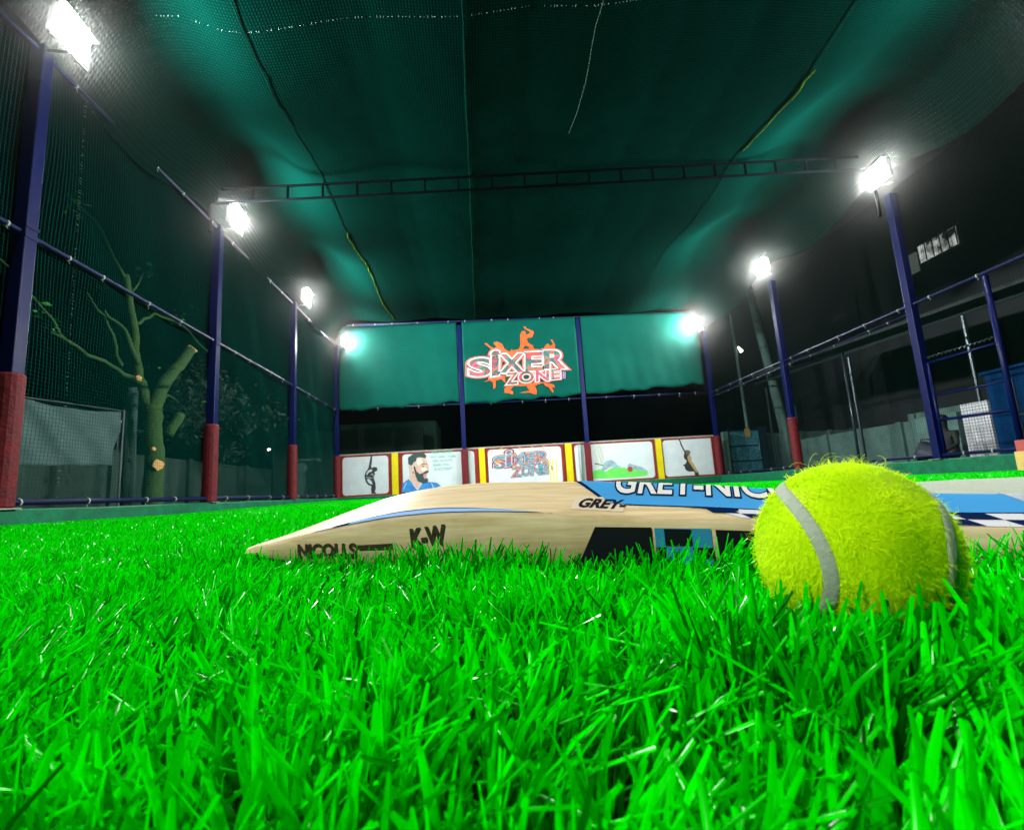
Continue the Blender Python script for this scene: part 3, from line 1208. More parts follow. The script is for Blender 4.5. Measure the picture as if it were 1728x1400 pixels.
for x, y in ((515, 230), (762, 225), (922, 215), (1075, 205)):
    Z2.disc(m, x, y - 32, 7, .001)
    Z2.limb(m, [(x, y - 25), (x + 2, y + 8)], 8, .0015)
    Z2.limb(m, [(x - 18, y - 5), (x, y - 18), (x + 20, y - 30)], 5, .0018)
    Z2.limb(m, [(x + 2, y + 8), (x + 20, y + 25), (x + 16, y + 45)], 6, .0022)
    Z2.limb(m, [(x + 2, y + 8), (x - 18, y + 30), (x - 28, y + 45)], 6, .0026)
kid(m, 'player_paintings', mat('ochre_paint', (.55, .28, .08), .6))
# helmet, ball and stumps mural
grassp = mat('grass_paint', (.02, .42, .06), .6, noise=.6, nscale=10, col2=(.15, .5, .05))
m = MB()
top = [(140 + i * 20.3, 500 - 40 * math.sin(math.pi * min(1, i / 26)) - (14 if i % 2 else 0)) for i in range(31)]
Z3.poly(m, [(138, 578)] + top + [(752, 520), (740, 545), (600, 562), (300, 578)], .001)
kid(m, 'grass_painting', grassp)
m = MB()
Z3.poly(m, [(520, 440), (545, 410), (620, 432), (690, 452), (750, 492), (745, 512), (640, 500), (560, 480)], .0006)
Z3.poly(m, [(248, 470), (250, 430), (265, 396), (300, 376), (345, 372), (390, 396), (412, 434), (455, 438), (400, 462), (352, 458), (280, 500), (295, 515), (262, 512)], .003)
kid(m, 'helmet_painting', mat('grey_blue_paint', (.10, .17, .22), .6, noise=.6, nscale=9, col2=(.25, .38, .45)))
m = MB()
Z3.limb(m, [(272, 495), (352, 450)], 12, .0034)
kid(m, 'helmet_peak_painting', white_p)
m = MB()
Z3.disc(m, 553, 475, 31, .002)
kid(m, 'ball_painting', mat('maroon_paint', (.25, .03, .03), .5))
m = MB()
for i, pts in enumerate((((148, 282), (178, 350), (205, 440)), ((188, 258), (212, 330), (238, 412)), ((228, 250), (245, 320), (262, 385)))):
    Z3.limb(m, pts, 11, .0006 + .0005 * i)
Z3.limb(m, [(150, 275), (190, 225)], 10, .0022)
Z3.limb(m, [(190, 228), (256, 230)], 12, .0026)
kid(m, 'stumps_painting', mat('cream_paint', (.42, .42, .28), .6))
m = MB()
Z3.limb(m, [(163, 412), (205, 420), (250, 432)], [14, 8, 8], .0040)
kid(m, 'bat_handle_painting', black_p)
# batter figure (right)
m = MB()
Z3.poly(m, [(1096, 152), (1106, 140), (1116, 152), (1128, 176), (1132, 192), (1152, 235), (1172, 270), (1190, 258), (1222, 268), (1230, 296), (1212, 320), (1238, 338), (1242, 365), (1215, 380), (1250, 400), (1290, 480), (1318, 500), (1328, 550), (1284, 550), (1272, 500), (1215, 502), (1175, 482), (1165, 442), (1150, 440), (1150, 425), (1175, 415), (1190, 380), (1160, 355), (1155, 320), (1163, 287), (1138, 240), (1116, 195), (1112, 168)], .001)
kid(m, 'batter_painting', black_p)
m = MB()
Z3.disc(m, 1202, 288, 28, .004)
kid(m, 'batter_helmet_painting', mat('brown_paint', (.10, .08, .06), .6))
m = MB()
Z3.limb(m, [(1215, 340), (1222, 380), (1262, 440), (1300, 500)], [42, 32, 30, 24], .0044)
kid(m, 'batter_pad_painting', mat('tan_paint', (.36, .24, .10), .6))

# ------------------------------------------------------------------ yellow plastic stumps in front of the wall
yp = mat('yellow_plastic', (.85, .60, .02), .35)
sx0, sy0 = 2.47, 16.85
st = empty('wicket', (sx0, sy0, .0), 'yellow plastic wicket standing before the logo mural', 'wicket')
for i, dx in enumerate((-.115, 0, .115)):
    m = MB()
    m.tube([(dx, 0, .06), (dx, 0, .78), (dx, 0, .80)], [.02, .02, .012], 10)
    m.build('stump', yp, st, smooth=False)
m = MB()
m.box((-.17, -.06, .03), (.17, .06, .06))
m.build('base', yp, st)
m = MB()
m.tube([(-.12, 0, .807), (-.06, 0, .815), (0, 0, .807)], .009, 6)
m.tube([(.005, 0, .807), (.06, 0, .815), (.12, 0, .807)], .009, 6)
m.build('bail', yp, st)
m = MB()
m.box((-.06, -.0205, .45), (-.03, -.0165, .62))
m.build('sticker', black_p, st)
for ch in st.children:
    for_z = ch.location
st.location = (sx0, sy0, .26)

# ------------------------------------------------------------------ cricket bat
S_E = [(-.004, .036), (0, .0405), (.047, .046), (.092, .0535), (.158, .0618), (.196, .0660), (.248, .0686), (.30, .0676), (.34, .0655), (.38, .0622), (.42, .0585), (.472, .0562), (.51, .0540), (.63, .0455), (.70, .042)]
S_R = [(-.004, .0455), (.057, .0613), (.111, .0753), (.156, .0862), (.2, .0924), (.243, .0948), (.283, .0948), (.377, .0898), (.4765, .0802), (.529, .0738), (.636, .0648), (.70, .061)]
se, ze = np.array(S_E).T
s_r, zr = np.array(S_R).T
HALF = .055
BL = .705


def smooth_i(s, a, b):
    return (np.interp(s - .012, a, b) + np.interp(s, a, b) + np.interp(s + .012, a, b)) / 3


def bat_zb(s):
    return .020 + .012 * math.exp(-max(s, 0) / .07)


def bat_shape(s):
    """half width factor and length shift for the rounded toe"""
    return HALF


def bat_top(s, t):
    """height of the upper (back) side; t = 0 near edge, 1 ridge, 2 far edge"""
    e_, r_ = float(smooth_i(s, se, ze)), float(smooth_i(s, s_r, zr))
    u = 1 - abs(t - 1)
    ur = min(u, 1)
    k = 1 - math.sqrt((1 - ur) ** 2 + .0022) + .047 * (1 - ur) ** 0
    g_ = max(0, min(1, k / 1.0)) ** 1.08
    return e_ + (r_ - e_) * min(1, g_)


def bat_pt(s, t, lift=0):
    w_ = t * HALF
    z = bat_top(s, t)
    if lift:
        ds = (bat_top(s + .003, t) - bat_top(s - .003, t)) / .006
        dt = (bat_top(s, min(2, t + .03)) - bat_top(s, max(0, t - .03))) / ((min(2, t + .03) - max(0, t - .03)) * HALF)
        n = Vector((-ds, -dt, 1)).normalized()
        return (s + n.x * lift, w_ + n.y * lift, z + n.z * lift)
    return (s, w_, z)


bat = empty('cricket_bat', (BT[0], BT[1], 0), 'wooden cricket bat lying face down on the turf behind the ball', 'bat')
bat.rotation_euler = (0, 0, math.atan2(BD[1], BD[0]))

# wood
wm = bpy.data.materials.new('willow_wood')
wm.use_nodes = True
t = wm.node_tree
p = t.nodes['Principled BSDF']
p.inputs['Roughness'].default_value = .42
p.inputs['Specular IOR Level'].default_value = .08
tc = t.nodes.new('ShaderNodeTexCoord')
mp = t.nodes.new('ShaderNodeMapping')
mp.inputs['Scale'].default_value = (2.2, 38, 38)
t.links.new(tc.outputs['Object'], mp.inputs[0])
n1 = t.nodes.new('ShaderNodeTexNoise')
n1.inputs['Scale'].default_value = 5
n1.inputs['Detail'].default_value = 8
n1.inputs['Roughness'].default_value = .7
t.links.new(mp.outputs[0], n1.inputs['Vector'])
r1 = t.nodes.new('ShaderNodeValToRGB')
r1.color_ramp.elements[0].position = .33
r1.color_ramp.elements[1].position = .62
r1.color_ramp.elements[0].color = (.42, .31, .15, 1)
r1.color_ramp.elements[1].color = (.56, .46, .29, 1)
t.links.new(n1.outputs[0], r1.inputs[0])
n2 = t.nodes.new('ShaderNodeTexNoise')
n2.inputs['Scale'].default_value = 14
n2.inputs['Detail'].default_value = 5
t.links.new(tc.outputs['Object'], n2.inputs['Vector'])
r2 = t.nodes.new('ShaderNodeValToRGB')
r2.color_ramp.elements[0].position = .28
r2.color_ramp.elements[0].color = (.78, .74, .66, 1)
r2.color_ramp.elements[1].position = .5
r2.color_ramp.elements[1].color = (1, 1, 1, 1)
t.links.new(n2.outputs[0], r2.inputs[0])
mx = t.nodes.new('ShaderNodeMix')
mx.data_type = 'RGBA'
mx.blend_type = 'MULTIPLY'
mx.inputs[0].default_value = 1
t.links.new(r1.outputs[0], mx.inputs[6])
t.links.new(r2.outputs[0], mx.inputs[7])
t.links.new(mx.outputs[2], p.inputs['Base Color'])
bp = t.nodes.new('ShaderNodeBump')
bp.inputs['Strength'].default_value = .12
bp.inputs['Distance'].default_value = .001
t.links.new(n1.outputs[0], bp.inputs['Height'])
t.links.new(bp.outputs[0], p.inputs['Normal'])

vs, fs = [], []
TT_ = [0, .03, .12, .25, .4, .55, .7, .82, .9, .96, 1, 1.04, 1.1, 1.18, 1.3, 1.5, 1.7, 1.85, 1.97, 2]
NS = 130
rings = []
for i in range(NS + 1):
    s = BL * i / NS + (.0 if i else 0)
    zb = bat_zb(s)
    # shoulders narrow the blade towards the handle
    sh = max(0, (s - (BL - .045)) / .045)
    nar = 1 - .62 * sh ** 2
    ring = []
    for tt in TT_:
        w_ = HALF + (tt - 1) * HALF * nar
        # toe: rounded corners in plan
        c = abs(tt - 1)
        s2 = s + (.010 * c ** 6) * max(0, 1 - s / .05)
        ring.append((s2, w_, bat_top(s, tt) - (.0012 if tt in (0, 2) else 0)))
    zc = 1 if True else 0
    wl_, wr_ = HALF - HALF * nar, HALF + HALF * nar
    s2 = s + .010 * max(0, 1 - s / .05)
    ring.append((s2, wr_ + .0022, bat_top(s, 2) - .0045))
    ring.append((s2, wr_ + .0026, (bat_top(s, 2) + zb) / 2))
    ring.append((s2, wr_ + .001, zb + .004))
    ring.append((s2, wr_ - .004, zb))
    ring.append((s, HALF, zb - .002))
    ring.append((s2, wl_ + .004, zb))
    ring.append((s2, wl_ - .001, zb + .004))
    ring.append((s2, wl_ - .0026, (bat_top(s, 0) + zb) / 2))
    ring.append((s2, wl_ - .0022, bat_top(s, 0) - .0045))
    rings.append(ring)
k = len(rings[0])
vs = [v for r in rings for v in r]
for i in range(NS):
    for j in range(k):
        fs.append((i * k + j, (i + 1) * k + j, (i + 1) * k + (j + 1) % k, i * k + (j + 1) % k))
# toe end cap, slightly bulged
c0 = len(vs)
vs.append((-.003, HALF, .036))
for j in range(k):
    fs.append((c0, j, (j + 1) % k))
c1 = len(vs)
vs.append((BL + .004, HALF, .045))
for j in range(k):
    fs.append((c1, NS * k + (j + 1) % k, NS * k + j))
blade = MB().add(vs, fs).build('blade', wm, bat, smooth=True)
blade.data.set_sharp_from_angle(angle=R_(50))
m = MB()
m.tube([(BL - .03, HALF, .042), (BL, HALF, .044), (BL + .02, HALF, .045), (BL + .06, HALF, .046), (BL + .30, HALF, .048)], [.018, .020, .0175, .0165, .016], 16)
m.build('handle', wm, bat, smooth=True)
m = MB()
pp, rr = [], []
for i in range(60):
    pp.append((BL + .05 + .26 * i / 59, HALF, .046 + .002 * i / 59))
    rr.append(.0185 + (.0009 if i % 2 else 0) + (.002 if i > 56 else 0))
m.tube(pp, rr, 16)
m.build('grip', mat('rubber_grip', (.6, .62, .62), .7), bat, smooth=True)

BLUE = mat('sky_blue_sticker', (.045, .24, .50), .55, spec=.06, noise=.08, nscale=12)
NAVY = mat('navy_sticker', (.004, .012, .045), .55, spec=.08)
WHT = mat('white_sticker', (.46, .46, .48), .6, spec=.06)
BLK = mat('black_sticker', (.004, .005, .009), .5, spec=.12)
TEAL = mat('teal_sticker', (.02, .20, .36), .5, spec=.15)


def patch(name, m_, s0, s1, lo, hi, lift, ns=60, ntt=18, sl0=None, sl1=None):
    """a thin sticker on the bat's back: t from lo(s) to hi(s); sl0/sl1(v) skew the ends"""
    vs, fs = [], []
    for i in range(ns + 1):
        for j in range(ntt + 1):
            v = j / ntt
            a = s0 + (sl0(v) if sl0 else 0)
            b = s1 + (sl1(v) if sl1 else 0)
            s = a + (b - a) * i / ns
            tl, th = lo(s), hi(s)
            vs.append(bat_pt(s, tl + (th - tl) * v, lift))
    for i in range(ns):
        for j in range(ntt):
            a = i * (ntt + 1) + j
            fs.append((a, a + ntt + 1, a + ntt + 2, a + 1))
    return MB().add(vs, fs).build(name, m_, bat, smooth=True)


# big blue sticker wraps over the ridge
def blue_lo(s):
    return float(np.interp(s, [.40, .52, .60, .70], [.36, .31, .38, .46]))


SB0 = .405
patch('navy_sticker_edge', NAVY, SB0 - .0025, .690, lambda s: blue_lo(s) - .022, lambda s: 1.70, .00030, sl0=lambda v: -.040 * min(1, v * 1.9), ns=80, ntt=40)
patch('blue_sticker', BLUE, SB0, .689, blue_lo, lambda s: 1.68, .00050, sl0=lambda v: -.038 * min(1, v * 1.9), ns=80, ntt=40)
# lower white band and checks
patch('white_sticker_band', WHT, .502, .687, lambda s: .045, lambda s: blue_lo(s) - .024, .00035, sl0=lambda v: -.022 * v)
mb = MB()
rows = 2
for r_ in range(rows):
    c = 0
    s = .470
    while s < .675:
        ln = .0185
        if (c + r_) % 2 == 0 and not (r_ == 0 and s < .49):
            n1_, n2_ = 4, 3
            vs, fs = [], []
            for i in range(n1_ + 1):
                for j in range(n2_ + 1):
                    ss = min(.687, s + ln * i / n1_)
                    hi = blue_lo(ss) - .03
                    t0 = .05 + (hi - .05) * (r_ / rows)
                    t1 = .05 + (hi - .05) * ((r_ + 1) / rows)
                    vs.append(bat_pt(ss - .006 * (r_ + j / n2_), t0 + (t1 - t0) * j / n2_, .00055))
            for i in range(n1_):
                for j in range(n2_):
                    a = i * (n2_ + 1) + j
                    fs.append((a, a + n2_ + 1, a + n2_ + 2, a + 1))
            mb.add(vs, fs)
        s += ln
        c += 1
mb.build('check_pattern', NAVY, bat)
patch('black_wedge', NAVY, .462, .500, lambda s: blue_lo(s) - .035 - (s - .462) * 4.2 * .35, lambda s: blue_lo(s) - .03, .0006, ns=14, ntt=3)
# shoulder end label
patch('silver_label', mat('silver_label', (.3, .34, .38), .5, spec=.1, noise=.6, nscale=60), .672, .684, lambda s: .70, lambda s: 1.2, .0008, ns=8, ntt=8, sl0=lambda v: -.01 * v)
# scalloped light-blue flash along the lower edge of the back
F0, F1 = .098, .362


def arc(s):
    u = (s - F0) / (F1 - F0)
    return .19 * max(0, math.sin(math.pi * min(1, max(0, u)) ** .85)) ** 1.15


patch('white_flash', WHT, F0 + .002, F1 - .03, lambda s: .01, lambda s: arc(s) * 1.02 + .012, .00030, ntt=6)
patch('navy_flash', NAVY, F0 + .03, F1 - .002, lambda s: .012, lambda s: arc(s) * .96 + .002, .00050, ntt=6)
patch('pale_blue_flash', mat('pale_blue_sticker', (.2, .34, .58), .6, spec=.06), F0 + .05, F1 - .005, lambda s: .015, lambda s: max(.016, arc(s) * .76 + .002), .00070, ntt=6)


def drape(name, s_, s0, s1, t0, t1, lift, m_, bold=0, shear=0):
    """text laid on the bat's back between s0..s1 (along) and t0..t1 (across)"""
    vs, fs = text_mesh(s_, 0)
    a, b = min(v[0] for v in vs), max(v[0] for v in vs)
    vs, fs = text_mesh(s_, bold)
    b2_ = bmesh.new()
    hh = .72
    L = [b2_.verts.new((s0 + (s1 - s0) * (u - a) / (b - a) + shear * v, t0 + (t1 - t0) * v / hh, 0)) for u, v in vs]
    for f in fs:
        try:
            b2_.faces.new([L[i] for i in f])
        except ValueError:
            pass
    tt = t0
    while tt < t1 + .1:
        tt += .05
        bmesh.ops.bisect_plane(b2_, geom=b2_.verts[:] + b2_.edges[:] + b2_.faces[:], plane_co=(0, tt, 0), plane_no=(0, 1, 0))
    ss = s0
    while ss < s1:
        ss += .012
        bmesh.ops.bisect_plane(b2_, geom=b2_.verts[:] + b2_.edges[:] + b2_.faces[:], plane_co=(ss, 0, 0), plane_no=(1, 0, 0))
    for v in b2_.verts:
        v.co = Vector(bat_pt(v.co.x, max(0, min(2, v.co.y)), lift))
    bmesh.ops.triangulate(b2_, faces=b2_.faces[:])
    me = bpy.data.meshes.new(name)
    b2_.to_mesh(me)
    b2_.free()
    me.materials.append(m_)
    o = bpy.data.objects.new(name, me)
    COL.objects.link(o)
    o.parent = bat
    return o


drape('lettering_outline', 'GREY-NICOLLS', .405, .582, .66, 1.34, .00075, NAVY, bold=.065)
drape('lettering', 'GREY-NICOLLS', .405, .582, .66, 1.34, .0010, white_p, bold=.020)
patch('clear_label', mat('clear_label', (.50, .42, .30), .5, spec=.1), .373, .4165, lambda s: .15, lambda s: .53, .0003, ns=8, ntt=6)
drape('small_lettering', 'GREY-', .378, .4155, .22, .46, .0006, BLK, bold=.04, shear=.004)


# edge face decoration (near side of the blade)
def edge_pt(s, v, lift=.0004):
    """v = 0 bottom .. 1 top of the near edge face"""
    zb, zt = bat_zb(s) + .004, bat_top(s, 0) - .0045
    z = zb + (zt - zb) * v
    # surface bulges between -.001, -.0026, -.0022
    wy = -.001 - .0016 * (v / .5) if v < .5 else -.0026 + .0004 * ((v - .5) / .5)
    return (s, wy - lift, z)


def edge_quad(mb, s0, s1, z0a, z0b, z1a, z1b, lift=.0005, n=10, sk0=0, sk1=0):
    """quad on the edge face; heights in metres above the ground at both ends"""
    vs, fs = [], []
    for i in range(n + 1):
        for j in range(5):
            v = j / 4
            a, b = s0 + sk0 * v, s1 + sk1 * v
            s = a + (b - a) * i / n
            u = i / n
            z = (z0a + (z0b - z0a) * u) * (1 - v) + (z1a + (z1b - z1a) * u) * v
            vs.append((s, -.0027 - lift, z))
    for i in range(n):
        for j in range(4):
            a = i * 5 + j
            fs.append((a, a + 5, a + 6, a + 1))
    mb.add(vs, fs)


m = MB()
edge_quad(m, .380, .4385, .025, .025, .0535, .0520, sk0=.0155, sk1=0)
m.build('edge_sticker', BLK, bat)
m = MB()
edge_quad(m, .4405, .4800, .025, .025, .0515, .0500, lift=.0004)
m.build('edge_blue_sticker', TEAL, bat)
m = MB()
edge_quad(m, .4475, .4665, .0385, .0382, .0508, .0498, lift=.0008)
edge_quad(m, .4405, .4475, .030, .030, .0375, .0375, lift=.0008)
edge_quad(m, .4665, .4800, .029, .029, .0370, .0366, lift=.0008)
m.build('edge_check_sticker', BLK, bat)
m = MB()
edge_quad(m, .4830, .600, .025, .022, .0492, .0420)
m.build('edge_sticker', BLK, bat)


def edge_text(name, s_, s0, s1, z0, z1, m_, bold, drop=0, lift=.0007, hh=.72):
    vs, fs = text_mesh(s_, 0)
    a, b = min(v[0] for v in vs), max(v[0] for v in vs)
    vs, fs = text_mesh(s_, bold)
    out = []
    for u, v in vs:
        uu = (u - a) / (b - a)
        out.append((s0 + (s1 - s0) * uu + .15 * (v / hh) * (s1 - s0) * drop, -.0026 - lift, z0 + (z1 - z0) * v / hh + .003 * uu * (1 if drop else 0)))
    MB().add(out, fs).build(name, m_, bat)


ink = mat('worn_stamp_ink', (.008, .010, .010), .6, noise=.5, nscale=300, col2=(.07, .055, .03), spec=.1)
edge_text('stamp_lettering', 'K-W', .225, .2605, .0402, .0562, ink, .055, drop=-.35)
edge_text('stamp_lettering', 'NICOLLS', .087, .160, .0325, .0445, ink, .045)
m = MB()
edge_quad(m, .163, .203, .0385, .0392, .0425, .0437, lift=.0007)
m.build('stamp_bar', ink, bat)

# ------------------------------------------------------------------ tennis ball
fm = bpy.data.materials.new('felt_fibre')
fm.use_nodes = True
t = fm.node_tree
p = t.nodes['Principled BSDF']
p.inputs['Roughness'].default_value = .85
p.inputs['Specular IOR Level'].default_value = .15
at = t.nodes.new('ShaderNodeAttribute')
at.attribute_name = 'tint'
rp = t.nodes.new('ShaderNodeValToRGB')
rp.color_ramp.elements[0].color = (.60, .88, .001, 1)
rp.color_ramp.elements[1].color = (.80, 1, .002, 1)
t.links.new(at.outputs['Fac'], rp.inputs[0])
t.links.new(rp.outputs[0], p.inputs['Base Color'])
tr = t.nodes.new('ShaderNodeBsdfTranslucent')
t.links.new(rp.outputs[0], tr.inputs[0])
mx = t.nodes.new('ShaderNodeMixShader')
mx.inputs[0].default_value = .5
t.links.new(p.outputs[0], mx.inputs[1])
t.links.new(tr.outputs[0], mx.inputs[2])
t.links.new(mx.outputs[0], t.nodes['Material Output'].inputs['Surface'])
ball = empty('tennis_ball', tuple(BALL), 'fuzzy yellow tennis ball resting in the grass before the bat', 'ball')
bmx = bmesh.new()
bmesh.ops.create_icosphere(bmx, subdivisions=6, radius=BALL_R)
for v in bmx.verts:
    c = v.co.normalized()
    v.co *= 1 + .010 * math.sin(c.x * 5 + c.z * 3) * math.sin(c.y * 6)
me = bpy.data.meshes.new('felt')
bmx.to_mesh(me)
bmx.free()
me.shade_smooth()
me.materials.append(mat('felt_base', (.66, .95, .001), .95, noise=.35, nscale=160, bump=.6, bscale=900))
fo = bpy.data.objects.new('felt', me)
COL.objects.link(fo)
fo.parent = ball
qw, qx, qy, qz = [a / 1.0 for a in (0.20792099731054717, -0.30858926240446855, -0.5069695555388519, -0.7775110261358307)]
Rm = np.array([[1 - 2 * (qy * qy + qz * qz), 2 * (qx * qy - qz * qw), 2 * (qx * qz + qy * qw)], [2 * (qx * qy + qz * qw), 1 - 2 * (qx * qx + qz * qz), 2 * (qy * qz - qx * qw)], [2 * (qx * qz - qy * qw), 2 * (qy * qz + qx * qw), 1 - 2 * (qx * qx + qy * qy)]])
a_ = .768
b_ = 1 - a_
tv = np.linspace(0, 2 * np.pi, 361)[:-1]
Cv = np.stack([a_ * np.cos(tv) + b_ * np.cos(3 * tv), a_ * np.sin(tv) - b_ * np.sin(3 * tv), 2 * math.sqrt(a_ * b_) * np.sin(2 * tv)], 1)
Cv /= np.linalg.norm(Cv, axis=1)[:, None]
Cv = Cv @ Rm.T
tan = np.roll(Cv, -1, 0) - np.roll(Cv, 1, 0)
tan /= np.linalg.norm(tan, axis=1)[:, None]
bi = np.cross(Cv, tan)
vs, fs = [], []
prof = [(-.0024, .0001), (-.0021, .0006), (-.0008, .0007), (.0008, .0007), (.0021, .0006), (.0024, .0001)]
for i in range(360):
    for off, hgt in prof:
        q = Cv[i] * (BALL_R + hgt) + bi[i] * off
        vs.append(tuple(q))
kk = len(prof)
for i in range(360):
    for j in range(kk - 1):
        fs.append((i * kk + j, i * kk + j + 1, ((i + 1) % 360) * kk + j + 1, ((i + 1) % 360) * kk + j))
MB().add(vs, fs).build('seam', mat('rubber_seam', (.30, .34, .28), .7, spec=.1, noise=.15, nscale=250, bump=.1, bscale=600), ball, smooth=True)
# fibres
n = 270000
d = rng.normal(size=(n, 3))
d /= np.linalg.norm(d, axis=1)[:, None]
mdist = np.zeros(n)
for k0 in range(0, n, 20000):
    mdist[k0:k0 + 20000] = (d[k0:k0 + 20000] @ Cv.T).max(1)
ang = np.arccos(np.clip(mdist, -1, 1)) * BALL_R
ok = ang > .0028
d = d[ok]
ang = ang[ok]
n = len(d)
tn = rng.normal(size=(n, 3))
# combed direction field so that the nap reads as tufts
comb = np.stack([np.sin(d[:, 1] * 9 + d[:, 2] * 5), np.cos(d[:, 0] * 8 - d[:, 2] * 6), np.sin(d[:, 0] * 7 + d[:, 1] * 4) - .5], 1)
tn = tn * .8 + comb * 1.1
tn -= d * (tn * d).sum(1)[:, None]
tn /= np.linalg.norm(tn, axis=1)[:, None]
ln = rng.uniform(.0010, .0024, n)
long_ = rng.random(n) < .02
ln = np.where(long_, ln * rng.uniform(1.3, 2.2, n), ln)
rise = np.where(long_, rng.uniform(.4, .9, n), rng.uniform(.12, .38, n))
root = d * (BALL_R - .0002)
curl = np.cross(d, tn) * rng.normal(0, .5, n)[:, None]
mid = root + (tn * .5 + curl * .25) * ln[:, None] * .6 + d * (ln * rise * .75)[:, None]
tip = root + (tn + curl) * ln[:, None] * .9 + d * (ln * rise)[:, None]
side = np.cross(tn, d)
wf = .00008
V = np.stack([root - side * wf, root + side * wf, mid - side * wf, mid + side * wf, tip - side * wf * .4, tip + side * wf * .4], 1).reshape(-1, 3)
b0 = (np.arange(n) * 6)[:, None]
Q = np.concatenate([b0 + np.array([0, 1, 3, 2]), b0 + np.array([2, 3, 5, 4])], 0)
tint = np.repeat(np.clip(rng.normal(.55, .25, n) + .12 * np.sin(d[:, 0] * 11 + d[:, 1] * 7), 0, 1), 6)
npmesh('fuzz', V, Q, fm, parent=ball, attr=tint)
# stray long hairs
m = MB()
for i in range(9):
    a = random.uniform(0, 6.28)
    b = random.uniform(.9, 1.45)
    c = Vector((math.cos(a) * math.cos(b), math.sin(a) * math.cos(b), math.sin(b)))
    tdir = c.orthogonal().normalized()
    tdir.rotate(Matrix.Rotation(random.uniform(0, 6.28), 3, c))
    L = random.uniform(.003, .008)
    pts = []
    ph = random.uniform(0, 6)
    for k_ in range(7):
        u = k_ / 6
        pts.append(c * (BALL_R + .001 + L * .55 * math.sin(u * 2.2)) + tdir * L * u + c.cross(tdir) * L * .12 * math.sin(u * 4 + ph))
    m.tube(pts, .00007, 4)
m.build('loose_hair', MATS['felt_base'], ball)

# ------------------------------------------------------------------ things beyond the left net
bark = mat('mossy_bark', (.028, .075, .009), .9, noise=.6, nscale=8, bump=.9, bscale=18, stretch=(1, 1, .35), col2=(.02, .06, .014))
cutw = mat('fresh_cut_wood', (.75, .42, .13), .8, noise=.4, nscale=30)
tree = empty('pruned_tree', (-7.2, 11.35, -.2), 'pruned mossy tree with pale sawn stubs, behind the left net', 'tree')
to = Vector((-7.2, 11.35, -.2))


def wig(pts, amp, n=5, seed=0):
    rr = random.Random(seed)
    out = []
    for a, b in zip(pts[:-1], pts[1:]):
        for i in range(n):
            u = i / n
            out.append(Vector(a).lerp(Vector(b), u) + Vector((rr.uniform(-amp, amp), rr.uniform(-amp, amp), rr.uniform(-amp, amp))))
    out.append(Vector(pts[-1]))
    return [q - to for q in out]


def taper(n, a, b):
    return [a + (b - a) * i / (n - 1) for i in range(n)]


m = MB()
T1 = wig([(-7.2, 11.35, -.2), (-7.2, 11.40, 1.1), (-7.2, 11.30, 2.0), (-7.2, 11.25, 2.45)], .025, 5, 1)
m.tube(T1, taper(len(T1), .20, .16), 12)
P2 = wig([(-7.2, 11.25, 2.3), (-7.15, 11.42, 2.9), (-7.1, 11.80, 3.4), (-7.05, 12.3, 4.02)], .02, 5, 2)
m.tube(P2, taper(len(P2), .15, .115), 12)
P3 = wig([(-7.25, 11.25, 2.3), (-7.4, 11.05, 3.0), (-7.5, 10.95, 4.0), (-7.6, 10.75, 5.3)], .03, 5, 3)
m.tube(P3, taper(len(P3), .11, .06), 10)
P4 = wig([(-7.0, 11.5, 1.8), (-6.9, 11.75, 2.3)], .01, 3, 4)
m.tube(P4, taper(len(P4), .11, .10), 10)
m.build('trunk', bark, tree, smooth=True)
m = MB()
for i, (pts, a) in enumerate((
    ([(-7.3, 11.1, 2.9), (-7.4, 10.8, 2.95), (-7.5, 10.1, 3.15), (-7.6, 9.0, 3.4)], .07),
    ([(-7.4, 11.0, 3.3), (-7.3, 10.4, 3.9), (-7.3, 9.8, 4.1)], .06),
    ([(-7.4, 10.5, 3.15), (-7.4, 10.1, 3.9), (-7.5, 9.6, 4.4)], .04),
    ([(-7.5, 10.95, 4.2), (-7.5, 11.6, 4.7), (-7.4, 12.4, 4.75), (-7.3, 13.5, 4.35)], .04),
    ([(-7.5, 10.8, 4.9), (-7.6, 11.3, 5.6)], .03),
    ([(-7.6, 9.4, 3.3), (-7.6, 8.6, 3.9), (-7.6, 7.8, 4.4)], .03),
    ([(-7.3, 11.4, 2.5), (-7.6, 12.4, 2.9), (-7.6, 13.2, 2.7)], .035),
    ([(-7.6, 10.7, 5.2), (-7.6, 10.0, 5.9), (-7.6, 9.2, 6.2)], .03),
)):
    w_ = wig(pts, .03, 4, 10 + i)
    m.tube(w_, taper(len(w_), a, a * .3), 7)
m.build('branch', bark, tree, smooth=True)


def stub(c, nrm, r, name='cut_face'):
    c = Vector(c) - to
    nrm = Vector(nrm).normalized()
    a = nrm.orthogonal().normalized()
    b = nrm.cross(a)
    rr = random.Random(int(r * 1000))
    ring = [c + (a * math.cos(k * .5236) + b * math.sin(k * .5236)) * r * rr.uniform(.8, 1.15) for k in range(12)]
    ring2 = [q - nrm * .05 for q in ring]
    vs = [c + nrm * .02] + ring + ring2
    fs = [(0, 1 + k, 1 + (k + 1) % 12) for k in range(12)] + [(1 + k, 13 + k, 13 + (k + 1) % 12, 1 + (k + 1) % 12) for k in range(12)]
    return MB().add(vs, fs).build(name, cutw, tree)


